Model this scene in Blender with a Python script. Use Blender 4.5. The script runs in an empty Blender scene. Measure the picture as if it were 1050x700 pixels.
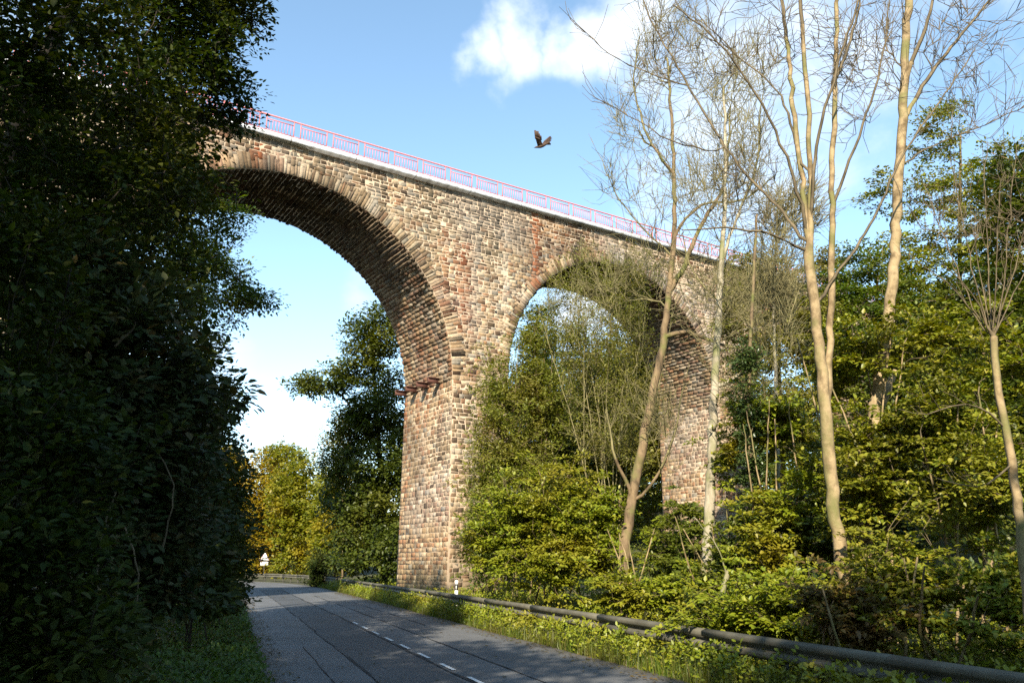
import bpy, math, random
import numpy as np
from mathutils import Vector

C = bpy.context
scene = C.scene
COL = scene.collection
R = math.radians

# ------------------------------------------------------------------ camera, sky, sun, exposure
FPX, PITCH, EYE = 823.0, R(15.4), 1.75
SUN_AZ, SUN_EL = R(-169), R(33)
cam = bpy.data.cameras.new("camera")
cam.sensor_width = 36.0
cam.lens = FPX / 1050.0 * 36.0
cam.clip_start, cam.clip_end = 0.05, 4000.0
cam_ob = bpy.data.objects.new("camera", cam)
COL.objects.link(cam_ob)
cam_ob.location = (0, 0, EYE)
cam_ob.rotation_euler = (R(90) + PITCH, 0, 0)
scene.camera = cam_ob
scene.view_settings.view_transform = 'Standard'
scene.view_settings.look = 'None'
scene.view_settings.exposure = 1.2
scene.view_settings.gamma = 1.0
scene.view_settings.use_curve_mapping = False
scene.cycles.max_bounces = 6
scene.cycles.diffuse_bounces = 3
scene.cycles.glossy_bounces = 2
scene.cycles.transmission_bounces = 3
scene.cycles.use_denoising = False

sun_vec = Vector((math.sin(SUN_AZ) * math.cos(SUN_EL), math.cos(SUN_AZ) * math.cos(SUN_EL), math.sin(SUN_EL)))
sl = bpy.data.lights.new("sun", 'SUN')
sl.energy, sl.angle, sl.color = 5.0, R(0.5), (1.0, 0.90, 0.74)
so = bpy.data.objects.new("sun", sl)
COL.objects.link(so)
so.rotation_euler = sun_vec.to_track_quat('Z', 'Y').to_euler()
so.location = (0, -40, 60)


def ray(u, v):
    up = 350 - v
    return np.array([u - 525, FPX * math.cos(PITCH) - up * math.sin(PITCH), FPX * math.sin(PITCH) + up * math.cos(PITCH)])


def at(u, v, Y):
    d = ray(u, v)
    return d * (Y / d[1]) + np.array([0, 0, EYE])


def build_world():
    w = bpy.data.worlds.new("World")
    scene.world = w
    w.use_nodes = True
    nt = w.node_tree
    n, l = nt.nodes, nt.links
    n.clear()
    out = n.new('ShaderNodeOutputWorld')
    bg = n.new('ShaderNodeBackground')
    bg.inputs['Strength'].default_value = 0.11
    sky = n.new('ShaderNodeTexSky')
    sky.sky_type = 'NISHITA'
    sky.sun_disc = False
    sky.sun_elevation = SUN_EL
    sky.sun_rotation = SUN_AZ
    sky.air_density, sky.dust_density, sky.ozone_density = 1.0, 0.1, 1.6
    tc = n.new('ShaderNodeTexCoord')
    nz = n.new('ShaderNodeTexNoise')
    nz.inputs['Scale'].default_value = 9.0
    nz.inputs['Detail'].default_value = 9.0
    nz.inputs['Roughness'].default_value = 0.56
    nz.inputs['Distortion'].default_value = 0.3
    l.new(tc.outputs['Generated'], nz.inputs['Vector'])
    acc = None
    # cloud banks: direction on the sky, angular radius (radians), weight
    # ragged edges: the lookup direction is displaced by a second noise
    n2 = n.new('ShaderNodeTexNoise')
    n2.inputs['Scale'].default_value = 14.0
    n2.inputs['Detail'].default_value = 8.0
    l.new(tc.outputs['Generated'], n2.inputs['Vector'])
    dv = n.new('ShaderNodeVectorMath'); dv.operation = 'MULTIPLY_ADD'
    dv.inputs[1].default_value = (.11, .11, .07)
    l.new(n2.outputs['Color'], dv.inputs[0])
    sb = n.new('ShaderNodeVectorMath'); sb.operation = 'SUBTRACT'
    sb.inputs[1].default_value = (.055, .055, .035)
    l.new(tc.outputs['Generated'], sb.inputs[0]); l.new(sb.outputs[0], dv.inputs[2])
    for (u, v, rad, wgt) in [(500, 48, .045, 1.0), (535, 45, .055, 1.1), (580, 55, .055, 1.1), (615, 42, .062, 1.1), (655, 5, .085, .95), (740, 60, .2, .66),
                             (860, 40, .22, .58), (740, 190, .2, .58), (690, 130, .12, .6), (930, 60, .1, .5),
                             (378, 305, .06, .58), (300, 465, .055, .55), (335, 475, .05, .5), (610, 320, .10, .85), (130, 380, .2, .6),
                             (-500, 200, .5, .8), (1600, 250, .45, .8)]:
        d = ray(u, v)
        d = d / np.linalg.norm(d)
        vm = n.new('ShaderNodeVectorMath')
        vm.operation = 'DISTANCE'
        vm.inputs[1].default_value = tuple(d)
        l.new(dv.outputs[0], vm.inputs[0])
        mr = n.new('ShaderNodeMapRange')
        mr.interpolation_type = 'SMOOTHSTEP'
        mr.inputs['From Min'].default_value = rad * 1.35
        mr.inputs['From Max'].default_value = 0.0
        mr.inputs['To Max'].default_value = wgt
        l.new(vm.outputs['Value'], mr.inputs['Value'])
        if acc is None:
            acc = mr.outputs['Result']
        else:
            mx = n.new('ShaderNodeMath')
            mx.operation = 'MAXIMUM'
            l.new(acc, mx.inputs[0])
            l.new(mr.outputs['Result'], mx.inputs[1])
            acc = mx.outputs[0]
    ad = n.new('ShaderNodeMath')
    ad.operation = 'MULTIPLY_ADD'
    ad.inputs[1].default_value = 1.5
    l.new(nz.outputs['Fac'], ad.inputs[0])
    l.new(acc, ad.inputs[2])
    cr = n.new('ShaderNodeMapRange')
    cr.interpolation_type = 'SMOOTHSTEP'
    cr.inputs['From Min'].default_value = .95
    cr.inputs['From Max'].default_value = 1.85
    l.new(ad.outputs[0], cr.inputs['Value'])
    hs = n.new('ShaderNodeHueSaturation')
    hs.inputs['Hue'].default_value = .488
    hs.inputs['Saturation'].default_value = .97
    hs.inputs['Value'].default_value = 1.3
    l.new(sky.outputs[0], hs.inputs['Color'])
    mix = n.new('ShaderNodeMix')
    mix.data_type = 'RGBA'
    mix.inputs['B'].default_value = (4.9, 5.35, 5.9, 1)
    l.new(cr.outputs['Result'], mix.inputs['Factor'])
    l.new(hs.outputs[0], mix.inputs['A'])
    l.new(mix.outputs['Result'], bg.inputs['Color'])
    l.new(bg.outputs[0], out.inputs['Surface'])


build_world()


# ------------------------------------------------------------------ helpers
def tag(o, label=None, cat=None, group=None, kind=None):
    if label: o['label'] = label
    if cat: o['category'] = cat
    if group: o['group'] = group
    if kind: o['kind'] = kind
    return o


def empty(name, loc, label, cat, group=None):
    o = bpy.data.objects.new(name, None)
    COL.objects.link(o)
    o.location = loc
    o.empty_display_size = 0.3
    return tag(o, label, cat, group)


def mesh_data(name, V, faces, mat, smooth=False, col=None):
    """faces: list of int arrays (n,k)"""
    V = np.asarray(V, dtype=np.float32).reshape(-1, 3)
    faces = [np.asarray(f, dtype=np.int32) for f in faces if len(f)]
    me = bpy.data.meshes.new(name)
    me.vertices.add(len(V))
    me.vertices.foreach_set('co', V.ravel())
    loops = np.concatenate([f.ravel() for f in faces])
    sizes = np.concatenate([np.full(len(f), f.shape[1], dtype=np.int32) for f in faces])
    starts = np.concatenate([[0], np.cumsum(sizes)[:-1]]).astype(np.int32)
    me.loops.add(len(loops))
    me.loops.foreach_set('vertex_index', loops)
    me.polygons.add(len(sizes))
    me.polygons.foreach_set('loop_start', starts)
    me.polygons.foreach_set('loop_total', sizes)
    if smooth:
        me.polygons.foreach_set('use_smooth', np.ones(len(sizes), dtype=bool))
    me.materials.append(mat)
    if col is not None:
        at_ = me.color_attributes.new('Col', 'FLOAT_COLOR', 'POINT')
        c4 = np.ones((len(V), 4), dtype=np.float32)
        c4[:, :3] = col
        at_.data.foreach_set('color', c4.ravel())
    me.update(calc_edges=True)
    return me


def link(name, me, parent=None):
    o = bpy.data.objects.new(name, me)
    COL.objects.link(o)
    if parent is not None:
        o.parent = parent
    return o


def obj(name, V, faces, mat, parent=None, smooth=False, col=None):
    V = np.asarray(V, dtype=np.float64).reshape(-1, 3)
    q = parent
    while q is not None:
        V = V - np.array(q.location)
        q = q.parent
    return link(name, mesh_data(name, V, faces, mat, smooth, col), parent)


class MB:
    """collects simple solids into one mesh"""
    def __init__(self):
        self.V, self.F, self.n = [], [], 0

    def add(self, V, F):
        V = np.asarray(V, float).reshape(-1, 3)
        self.V.append(V)
        for f in F:
            self.F.append([i + self.n for i in f])
        self.n += len(V)

    def hexa(self, P):   # 8 points: bottom 4 (ccw), top 4
        self.add(P, [(3, 2, 1, 0), (4, 5, 6, 7), (0, 1, 5, 4), (1, 2, 6, 5), (2, 3, 7, 6), (3, 0, 4, 7)])

    def box(self, c, e1, e2, e3):
        c, e1, e2, e3 = map(lambda a: np.asarray(a, float), (c, e1, e2, e3))
        self.hexa([c - e1 - e2 - e3, c + e1 - e2 - e3, c + e1 + e2 - e3, c - e1 + e2 - e3,
                   c - e1 - e2 + e3, c + e1 - e2 + e3, c + e1 + e2 + e3, c - e1 + e2 + e3])

    def bar(self, a, b, w, h=None, up=(0, 0, 1)):
        a, b = np.asarray(a, float), np.asarray(b, float)
        d = b - a
        L = np.linalg.norm(d); d = d / L
        up = np.asarray(up, float)
        if abs(d @ up) > .98: up = np.array([1., 0, 0])
        s = np.cross(d, up); s /= np.linalg.norm(s)
        q = np.cross(s, d)
        h = w if h is None else h
        self.box((a + b) / 2, d * L / 2, s * w / 2, q * h / 2)

    def loft(self, rings, cap=True):
        n = len(rings[0])
        V = np.concatenate([np.asarray(r, float) for r in rings])
        F = []
        for i in range(len(rings) - 1):
            for j in range(n):
                k = (j + 1) % n
                F.append((i * n + j, i * n + k, (i + 1) * n + k, (i + 1) * n + j))
        if cap:
            F.append(tuple(range(n))[::-1])
            F.append(tuple((len(rings) - 1) * n + j for j in range(n)))
        self.add(V, F)

    def build(self, name, mat, parent=None, smooth=False):
        by = {}
        for f in self.F:
            by.setdefault(len(f), []).append(f)
        return obj(name, np.concatenate(self.V), list(by.values()), mat, parent, smooth)


def fbm(P, seed=0, scale=1.0, octv=3):
    """cheap smooth pseudo noise, roughly -1..1"""
    rg = np.random.default_rng(seed)
    out = np.zeros(len(P)); amp = 1.0; tot = 0
    for o in range(octv):
        for _ in range(3):
            k = rg.normal(size=P.shape[1]); k /= np.linalg.norm(k)
            out += amp * np.sin((P @ k) * scale * (2 ** o) * rg.uniform(.8, 1.25) + rg.uniform(0, 6.28)) * .5
        tot += amp; amp *= .6
    return out / tot


# ------------------------------------------------------------------ materials
def new_mat(name):
    m = bpy.data.materials.new(name)
    m.use_nodes = True
    nt = m.node_tree
    b = nt.nodes['Principled BSDF']
    return m, nt.nodes, nt.links, b


def simple_mat(name, color, rough=.6, metal=0., noise=.25, scale=8., bump=.15, spec=.4):
    m, n, l, b = new_mat(name)
    tc = n.new('ShaderNodeTexCoord')
    nz = n.new('ShaderNodeTexNoise'); nz.inputs['Scale'].default_value = scale; nz.inputs['Detail'].default_value = 6
    l.new(tc.outputs['Object'], nz.inputs['Vector'])
    mx = n.new('ShaderNodeMix'); mx.data_type = 'RGBA'
    mx.inputs['A'].default_value = tuple(c * (1 - noise) for c in color) + (1,)
    mx.inputs['B'].default_value = tuple(min(1, c * (1 + noise)) for c in color) + (1,)
    l.new(nz.outputs['Fac'], mx.inputs['Factor'])
    l.new(mx.outputs['Result'], b.inputs['Base Color'])
    b.inputs['Roughness'].default_value = rough
    b.inputs['Metallic'].default_value = metal
    b.inputs['Specular IOR Level'].default_value = spec
    if bump:
        bp = n.new('ShaderNodeBump'); bp.inputs['Strength'].default_value = bump; bp.inputs['Distance'].default_value = .02
        l.new(nz.outputs['Fac'], bp.inputs['Height']); l.new(bp.outputs[0], b.inputs['Normal'])
    return m


def leaf_mat(name, cols, transl=.3, patch=None, patch_scale=.5, rough=.45, spec=.35):
    """cols: 4 base colours picked per leaf; patch: colour that spreads in clumps (autumn tint)"""
    m, n, l, b = new_mat(name)
    out = n['Material Output']
    geo = n.new('ShaderNodeNewGeometry')
    ramp = n.new('ShaderNodeValToRGB')
    el = ramp.color_ramp.elements
    el[0].position = 0.0; el[0].color = tuple(cols[0]) + (1,)
    el[1].position = 1.0; el[1].color = tuple(cols[-1]) + (1,)
    for i, c in enumerate(cols[1:-1]):
        e = el.new((i + 1) / (len(cols) - 1)); e.color = tuple(c) + (1,)
    l.new(geo.outputs['Random Per Island'], ramp.inputs['Fac'])
    colr = ramp.outputs['Color']
    if patch:
        nz = n.new('ShaderNodeTexNoise'); nz.inputs['Scale'].default_value = patch_scale; nz.inputs['Detail'].default_value = 4
        l.new(geo.outputs['Position'], nz.inputs['Vector'])
        mr = n.new('ShaderNodeMapRange'); mr.inputs['From Min'].default_value = .46; mr.inputs['From Max'].default_value = .66
        l.new(nz.outputs['Fac'], mr.inputs['Value'])
        mx = n.new('ShaderNodeMix'); mx.data_type = 'RGBA'
        l.new(mr.outputs['Result'], mx.inputs['Factor']); l.new(colr, mx.inputs['A'])
        mx.inputs['B'].default_value = tuple(patch) + (1,)
        colr = mx.outputs['Result']
    l.new(colr, b.inputs['Base Color'])
    b.inputs['Roughness'].default_value = rough
    b.inputs['Specular IOR Level'].default_value = spec
    tr = n.new('ShaderNodeBsdfTranslucent')
    hs = n.new('ShaderNodeHueSaturation'); hs.inputs['Saturation'].default_value = 1.15; hs.inputs['Value'].default_value = 1.5
    l.new(colr, hs.inputs['Color']); l.new(hs.outputs[0], tr.inputs['Color'])
    ms = n.new('ShaderNodeMixShader'); ms.inputs[0].default_value = transl
    l.new(b.outputs[0], ms.inputs[1]); l.new(tr.outputs[0], ms.inputs[2])
    l.new(ms.outputs[0], out.inputs['Surface'])
    return m


def bark_mat(name, c1, c2, moss=None, scale=6., zs=.35, lo=.36, hi=.62):
    m, n, l, b = new_mat(name)
    geo = n.new('ShaderNodeNewGeometry')
    mp = n.new('ShaderNodeMapping'); mp.inputs['Scale'].default_value = (1, 1, zs)
    l.new(geo.outputs['Position'], mp.inputs['Vector'])
    nz = n.new('ShaderNodeTexNoise'); nz.inputs['Scale'].default_value = scale; nz.inputs['Detail'].default_value = 8; nz.inputs['Roughness'].default_value = .65
    l.new(mp.outputs[0], nz.inputs['Vector'])
    rp = n.new('ShaderNodeValToRGB')
    rp.color_ramp.elements[0].position = lo; rp.color_ramp.elements[0].color = c1 + (1,)
    rp.color_ramp.elements[1].position = hi; rp.color_ramp.elements[1].color = c2 + (1,)
    l.new(nz.outputs['Fac'], rp.inputs['Fac'])
    colr = rp.outputs['Color']
    if moss:
        n2 = n.new('ShaderNodeTexNoise'); n2.inputs['Scale'].default_value = 1.7; n2.inputs['Detail'].default_value = 5
        l.new(geo.outputs['Position'], n2.inputs['Vector'])
        mr = n.new('ShaderNodeMapRange'); mr.inputs['From Min'].default_value = .5; mr.inputs['From Max'].default_value = .66
        l.new(n2.outputs['Fac'], mr.inputs['Value'])
        mx = n.new('ShaderNodeMix'); mx.data_type = 'RGBA'
        l.new(mr.outputs['Result'], mx.inputs['Factor']); l.new(colr, mx.inputs['A']); mx.inputs['B'].default_value = moss + (1,)
        colr = mx.outputs['Result']
    l.new(colr, b.inputs['Base Color'])
    b.inputs['Roughness'].default_value = .85
    b.inputs['Specular IOR Level'].default_value = .2
    bp = n.new('ShaderNodeBump'); bp.inputs['Strength'].default_value = .6; bp.inputs['Distance'].default_value = .03
    l.new(nz.outputs['Fac'], bp.inputs['Height']); l.new(bp.outputs[0], b.inputs['Normal'])
    return m


def stone_mat():
    m, n, l, b = new_mat('quarried_stone')
    at_ = n.new('ShaderNodeAttribute'); at_.attribute_name = 'Col'
    geo = n.new('ShaderNodeNewGeometry')
    nz = n.new('ShaderNodeTexNoise'); nz.inputs['Scale'].default_value = 7.; nz.inputs['Detail'].default_value = 9; nz.inputs['Roughness'].default_value = .68
    l.new(geo.outputs['Position'], nz.inputs['Vector'])
    mr = n.new('ShaderNodeMapRange'); mr.inputs['From Min'].default_value = .3; mr.inputs['From Max'].default_value = .7
    mr.inputs['To Min'].default_value = .55; mr.inputs['To Max'].default_value = 1.3
    l.new(nz.outputs['Fac'], mr.inputs['Value'])
    mx = n.new('ShaderNodeMix'); mx.data_type = 'RGBA'; mx.blend_type = 'MULTIPLY'; mx.inputs['Factor'].default_value = 1
    l.new(at_.outputs['Color'], mx.inputs['A']); l.new(mr.outputs['Result'], mx.inputs['B'])
    l.new(mx.outputs['Result'], b.inputs['Base Color'])
    b.inputs['Roughness'].default_value = .9
    b.inputs['Specular IOR Level'].default_value = .2
    bp = n.new('ShaderNodeBump'); bp.inputs['Strength'].default_value = .7; bp.inputs['Distance'].default_value = .05
    l.new(nz.outputs['Fac'], bp.inputs['Height']); l.new(bp.outputs[0], b.inputs['Normal'])
    return m


def coping_mat():
    m, n, l, b = new_mat('stained_coping_concrete')
    geo = n.new('ShaderNodeNewGeometry')
    dt = n.new('ShaderNodeVectorMath'); dt.operation = 'DOT_PRODUCT'
    dt.inputs[1].default_value = (math.sin(R(57)), math.cos(R(57)), 0)
    l.new(geo.outputs['Position'], dt.inputs[0])
    sx = n.new('ShaderNodeSeparateXYZ'); l.new(geo.outputs['Position'], sx.inputs[0])
    cx = n.new('ShaderNodeCombineXYZ')
    ml = n.new('ShaderNodeMath'); ml.operation = 'MULTIPLY'; ml.inputs[1].default_value = 3.0; l.new(dt.outputs['Value'], ml.inputs[0])
    l.new(ml.outputs[0], cx.inputs['X']); l.new(sx.outputs['Z'], cx.inputs['Z'])
    nz = n.new('ShaderNodeTexNoise'); nz.inputs['Scale'].default_value = 1.; nz.inputs['Detail'].default_value = 7; nz.inputs['Roughness'].default_value = .65
    l.new(cx.outputs[0], nz.inputs['Vector'])
    rp = n.new('ShaderNodeValToRGB')
    rp.color_ramp.elements[0].position = .3; rp.color_ramp.elements[0].color = (.25, .24, .23, 1)
    rp.color_ramp.elements[1].position = .55; rp.color_ramp.elements[1].color = (.56, .57, .59, 1)
    l.new(nz.outputs['Fac'], rp.inputs['Fac'])
    fr = n.new('ShaderNodeMath'); fr.operation = 'PINGPONG'; fr.inputs[1].default_value = 1.575; l.new(dt.outputs['Value'], fr.inputs[0])
    lt = n.new('ShaderNodeMath'); lt.operation = 'LESS_THAN'; lt.inputs[1].default_value = .022; l.new(fr.outputs[0], lt.inputs[0])
    mx = n.new('ShaderNodeMix'); mx.data_type = 'RGBA'; mx.inputs['B'].default_value = (.16, .15, .14, 1)
    l.new(lt.outputs[0], mx.inputs['Factor']); l.new(rp.outputs[0], mx.inputs['A'])
    l.new(mx.outputs['Result'], b.inputs['Base Color'])
    b.inputs['Roughness'].default_value = .85
    return m


M = dict(
    stone=stone_mat(),
    mortar=simple_mat('lime_mortar', (.38, .29, .20), .95, noise=.4, scale=3, bump=.5),
    concrete=coping_mat(),
    redpaint=simple_mat('faded_red_paint', (.55, .17, .16), .65, noise=.25),
    rust=simple_mat('rusted_iron', (.10, .042, .028), .85, noise=.5, scale=12),
    asphalt=None,
    white=simple_mat('white_plastic', (.82, .82, .80), .45, noise=.05),
    black=simple_mat('black_plastic', (.02, .02, .02), .5),
    signwhite=simple_mat('sign_white', (.8, .8, .78), .4, noise=.03, bump=0),
    signred=simple_mat('sign_red', (.60, .30, .28), .4, noise=.05, bump=0),
    bark_tan=bark_mat('tan_bark', (.13, .09, .045), (.32, .235, .125), (.15, .14, .05), 4.5, .9, .38, .58),
    bark_pale=bark_mat('pale_grey_bark', (.22, .19, .13), (.40, .35, .25), (.17, .17, .07)),
    bark_brown=bark_mat('brown_bark', (.10, .07, .04), (.22, .155, .085), (.13, .13, .04)),
    bark_dark=bark_mat('dark_bark', (.02, .016, .011), (.05, .038, .025)),
    twig=bark_mat('twig_bark', (.07, .055, .032), (.17, .13, .075)),
    twig_olive=bark_mat('olive_twig_bark', (.11, .095, .042), (.25, .215, .10)),
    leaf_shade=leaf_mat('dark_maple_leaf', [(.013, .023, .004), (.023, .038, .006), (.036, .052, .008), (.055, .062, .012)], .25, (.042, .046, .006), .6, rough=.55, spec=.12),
    leaf_bramble=leaf_mat('bramble_leaf', [(.018, .03, .007), (.032, .05, .012), (.06, .08, .035), (.09, .055, .014)], .2, (.05, .06, .018), .9, rough=.5, spec=.2),
    leaf_acacia=leaf_mat('mid_green_leaf', [(.04, .07, .008), (.07, .105, .012), (.11, .145, .018)], .35, (.13, .14, .015), .4),
    leaf_dark=leaf_mat('dark_green_leaf', [(.026, .042, .005), (.05, .07, .008), (.085, .105, .012)], .3, (.10, .105, .012), .35),
    leaf_yellow=leaf_mat('autumn_yellow_leaf', [(.21, .18, .010), (.28, .19, .012), (.15, .155, .012), (.32, .20, .012)], .35, (.33, .205, .012), .22),
    leaf_ygreen=leaf_mat('yellow_green_leaf', [(.13, .15, .010), (.19, .18, .010), (.10, .13, .010)], .35, (.25, .19, .012), .28),
    leaf_bright=leaf_mat('bright_hazel_leaf', [(.15, .19, .008), (.20, .225, .012), (.10, .14, .008), (.25, .245, .02)], .24, (.20, .17, .012), .6),
    leaf_beech=leaf_mat('beech_leaf', [(.09, .12, .008), (.14, .17, .011), (.22, .225, .018), (.25, .215, .02)], .24, (.155, .145, .014), .5),
    leaf_olive=leaf_mat('olive_conifer_spray', [(.09, .115, .012), (.135, .15, .018), (.18, .18, .025)], .3, (.17, .155, .025), .7),
    leaf_willow=leaf_mat('willow_leaf', [(.14, .15, .02), (.20, .19, .035), (.11, .13, .02)], .35, (.21, .18, .04), .5),
    leaf_ivy=leaf_mat('ivy_leaf', [(.03, .055, .012), (.055, .085, .02), (.08, .11, .03)], .2, rough=.35, spec=.5),
    leaf_rust=leaf_mat('withered_bramble_leaf', [(.07, .075, .012), (.12, .09, .02), (.14, .085, .025), (.10, .115, .015)], .25, (.13, .08, .025), 1.2),
    grass=leaf_mat('grass_blade', [(.055, .095, .009), (.085, .13, .012), (.12, .14, .02), (.17, .14, .045)], .35, (.12, .115, .02), .7),
    grass_dark=leaf_mat('ground_herb_leaf', [(.035, .068, .010), (.06, .105, .015), (.09, .135, .022)], .3, (.06, .085, .012), .9),
)


# ------------------------------------------------------------------ road line and terrain
CTRL = np.array([(10.6, -20), (7.2, -10), (3.75, 0), (-.55, 13), (-3.62, 22), (-7.0, 32), (-11.0, 43.5), (-14.3, 53), (-17.2, 61), (-21.3, 70.5),
                 (-27.5, 79.5), (-36, 86), (-48, 90), (-66, 92.5), (-90, 92), (-130, 90)], float)


def catmull(P, step):
    P = np.asarray(P, float)
    Q = np.vstack([2 * P[0] - P[1], P, 2 * P[-1] - P[-2]])
    out = []
    for i in range(1, len(Q) - 2):
        p0, p1, p2, p3 = Q[i - 1:i + 3]
        k = max(1, int(round(np.linalg.norm(p2 - p1) / step)))
        t = (np.arange(k) / k)[:, None]
        out.append(.5 * (2 * p1 + (p2 - p0) * t + (2 * p0 - 5 * p1 + 4 * p2 - p3) * t ** 2 + (3 * p1 - p0 - 3 * p2 + p3) * t ** 3))
    out.append(P[-1:])
    return np.vstack(out)


CL = catmull(CTRL, 1.0)
CT = np.gradient(CL, axis=0); CT /= np.linalg.norm(CT, axis=1)[:, None]
CN = np.c_[CT[:, 1], -CT[:, 0]]                       # right-hand normal
CS = np.concatenate([[0], np.cumsum(np.linalg.norm(np.diff(CL, axis=0), axis=1))])


def road_d(P):
    P = np.asarray(P, float).reshape(-1, 2)
    out = np.empty(len(P))
    for i in range(0, len(P), 4000):
        q = P[i:i + 4000]
        D = q[:, None, :] - CL[None]
        j = (D ** 2).sum(2).argmin(1)
        v = q - CL[j]
        sgn = np.sign((v * CN[j]).sum(1)); sgn[sgn == 0] = 1
        lat = (v * CN[j]).sum(1); lon = (v * CT[j]).sum(1)
        out[i:i + 4000] = np.where(np.abs(lon) < 1.0, lat, sgn * np.linalg.norm(v, axis=1))
    return out


def sst(a, b, x):
    t = np.clip((x - a) / (b - a), 0, 1)
    return t * t * (3 - 2 * t)


def hgt(P):
    P = np.asarray(P, float).reshape(-1, 2)
    d = road_d(P)
    z = np.where(d > 0, -.03 + sst(3.1, 5.5, d) * .13 + sst(5.5, 10, d) * .55 + sst(10, 60, d) * 9.0,
                 -.03 + sst(3.1, 4.2, -d) * .06 + sst(4.2, 9, -d) * 1.3 + sst(9, 60, -d) * 8.0)
    z = z + np.where(np.abs(d) > 3.6, fbm(P, 3, .5, 3) * .07 * sst(3.6, 6, np.abs(d)), 0)
    return z


def gz(x, y):
    return float(hgt([(x, y)])[0])


def off(s, d):
    """world xy at distance s along the road, d to its right"""
    x = np.interp(s, CS, CL[:, 0]); y = np.interp(s, CS, CL[:, 1])
    nx = np.interp(s, CS, CN[:, 0]); ny = np.interp(s, CS, CN[:, 1])
    return np.stack([x + nx * d, y + ny * d], -1)


def s_at_y(y):
    return float(np.interp(y, CL[:85, 1], CS[:85]))


def build_ground():
    m, n, l, b = new_mat('forest_soil')
    geo = n.new('ShaderNodeNewGeometry')
    nz = n.new('ShaderNodeTexNoise'); nz.inputs['Scale'].default_value = 1.3; nz.inputs['Detail'].default_value = 10
    l.new(geo.outputs['Position'], nz.inputs['Vector'])
    rp = n.new('ShaderNodeValToRGB')
    rp.color_ramp.elements[0].position = .35; rp.color_ramp.elements[0].color = (.035, .028, .015, 1)
    rp.color_ramp.elements[1].position = .68; rp.color_ramp.elements[1].color = (.06, .07, .02, 1)
    l.new(nz.outputs['Fac'], rp.inputs['Fac']); l.new(rp.outputs[0], b.inputs['Base Color'])
    b.inputs['Roughness'].default_value = .95
    bp = n.new('ShaderNodeBump'); bp.inputs['Strength'].default_value = .8; bp.inputs['Distance'].default_value = .1
    l.new(nz.outputs['Fac'], bp.inputs['Height']); l.new(bp.outputs[0], b.inputs['Normal'])
    g = np.concatenate([np.linspace(-900, -140, 14), np.linspace(-130, -42, 30), np.linspace(-40, 40, 110), np.linspace(42, 130, 30), np.linspace(140, 900, 14)])
    gy = np.concatenate([np.linspace(-700, -60, 14), np.linspace(-55, -2, 26), np.linspace(0, 70, 110), np.linspace(72, 150, 40), np.linspace(160, 1100, 16)])
    X, Y = np.meshgrid(g, gy)
    P = np.c_[X.ravel(), Y.ravel()]
    z = hgt(P)
    nx, ny = len(g), len(gy)
    idx = np.arange(nx * ny).reshape(ny, nx)
    F = np.stack([idx[:-1, :-1], idx[:-1, 1:], idx[1:, 1:], idx[1:, :-1]], -1).reshape(-1, 4)
    tag(obj('ground', np.c_[P, z], [F], m, smooth=True), kind='structure')


def strip(name, s0, s1, d0, d1, z, mat, step=1.0, wob=0., seed=0):
    k = max(2, int((s1 - s0) / step) + 1)
    s = np.linspace(s0, s1, k)
    rg = np.random.default_rng(seed)
    w0 = np.interp(s, s[::2], rg.normal(0, wob, len(s[::2]))) if wob else 0
    w1 = np.interp(s, s[::2], rg.normal(0, wob, len(s[::2]))) if wob else 0
    A, B = off(s, d0 + w0), off(s, d1 + w1)
    V = np.concatenate([np.c_[A, np.full(k, z)], np.c_[B, np.full(k, z)]])
    i = np.arange(k - 1)
    F = np.stack([i, i + k, i + k + 1, i + 1], -1)
    return V, F


def asphalt_mat(name, c, contrast=.25):
    m, n, l, b = new_mat(name)
    geo = n.new('ShaderNodeNewGeometry')
    n1 = n.new('ShaderNodeTexNoise'); n1.inputs['Scale'].default_value = 55; n1.inputs['Detail'].default_value = 4
    n2 = n.new('ShaderNodeTexNoise'); n2.inputs['Scale'].default_value = .7; n2.inputs['Detail'].default_value = 7
    for q in (n1, n2): l.new(geo.outputs['Position'], q.inputs['Vector'])
    ml = n.new('ShaderNodeMath'); ml.operation = 'MULTIPLY_ADD'; ml.inputs[1].default_value = .55
    l.new(n1.outputs['Fac'], ml.inputs[0]); 
    m2 = n.new('ShaderNodeMath'); m2.operation = 'MULTIPLY'; m2.inputs[1].default_value = .45
    l.new(n2.outputs['Fac'], m2.inputs[0]); l.new(m2.outputs[0], ml.inputs[2])
    rp = n.new('ShaderNodeValToRGB')
    rp.color_ramp.elements[0].position = .35; rp.color_ramp.elements[0].color = tuple(x * (1 - contrast * 1.6) for x in c) + (1,)
    rp.color_ramp.elements[1].position = .65; rp.color_ramp.elements[1].color = tuple(x * (1 + contrast) for x in c) + (1,)
    l.new(ml.outputs[0], rp.inputs['Fac']); l.new(rp.outputs[0], b.inputs['Base Color'])
    b.inputs['Roughness'].default_value = .75
    b.inputs['Specular IOR Level'].default_value = .35
    bp = n.new('ShaderNodeBump'); bp.inputs['Strength'].default_value = .35; bp.inputs['Distance'].default_value = .01
    l.new(n1.outputs['Fac'], bp.inputs['Height']); l.new(bp.outputs[0], b.inputs['Normal'])
    return m


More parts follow.
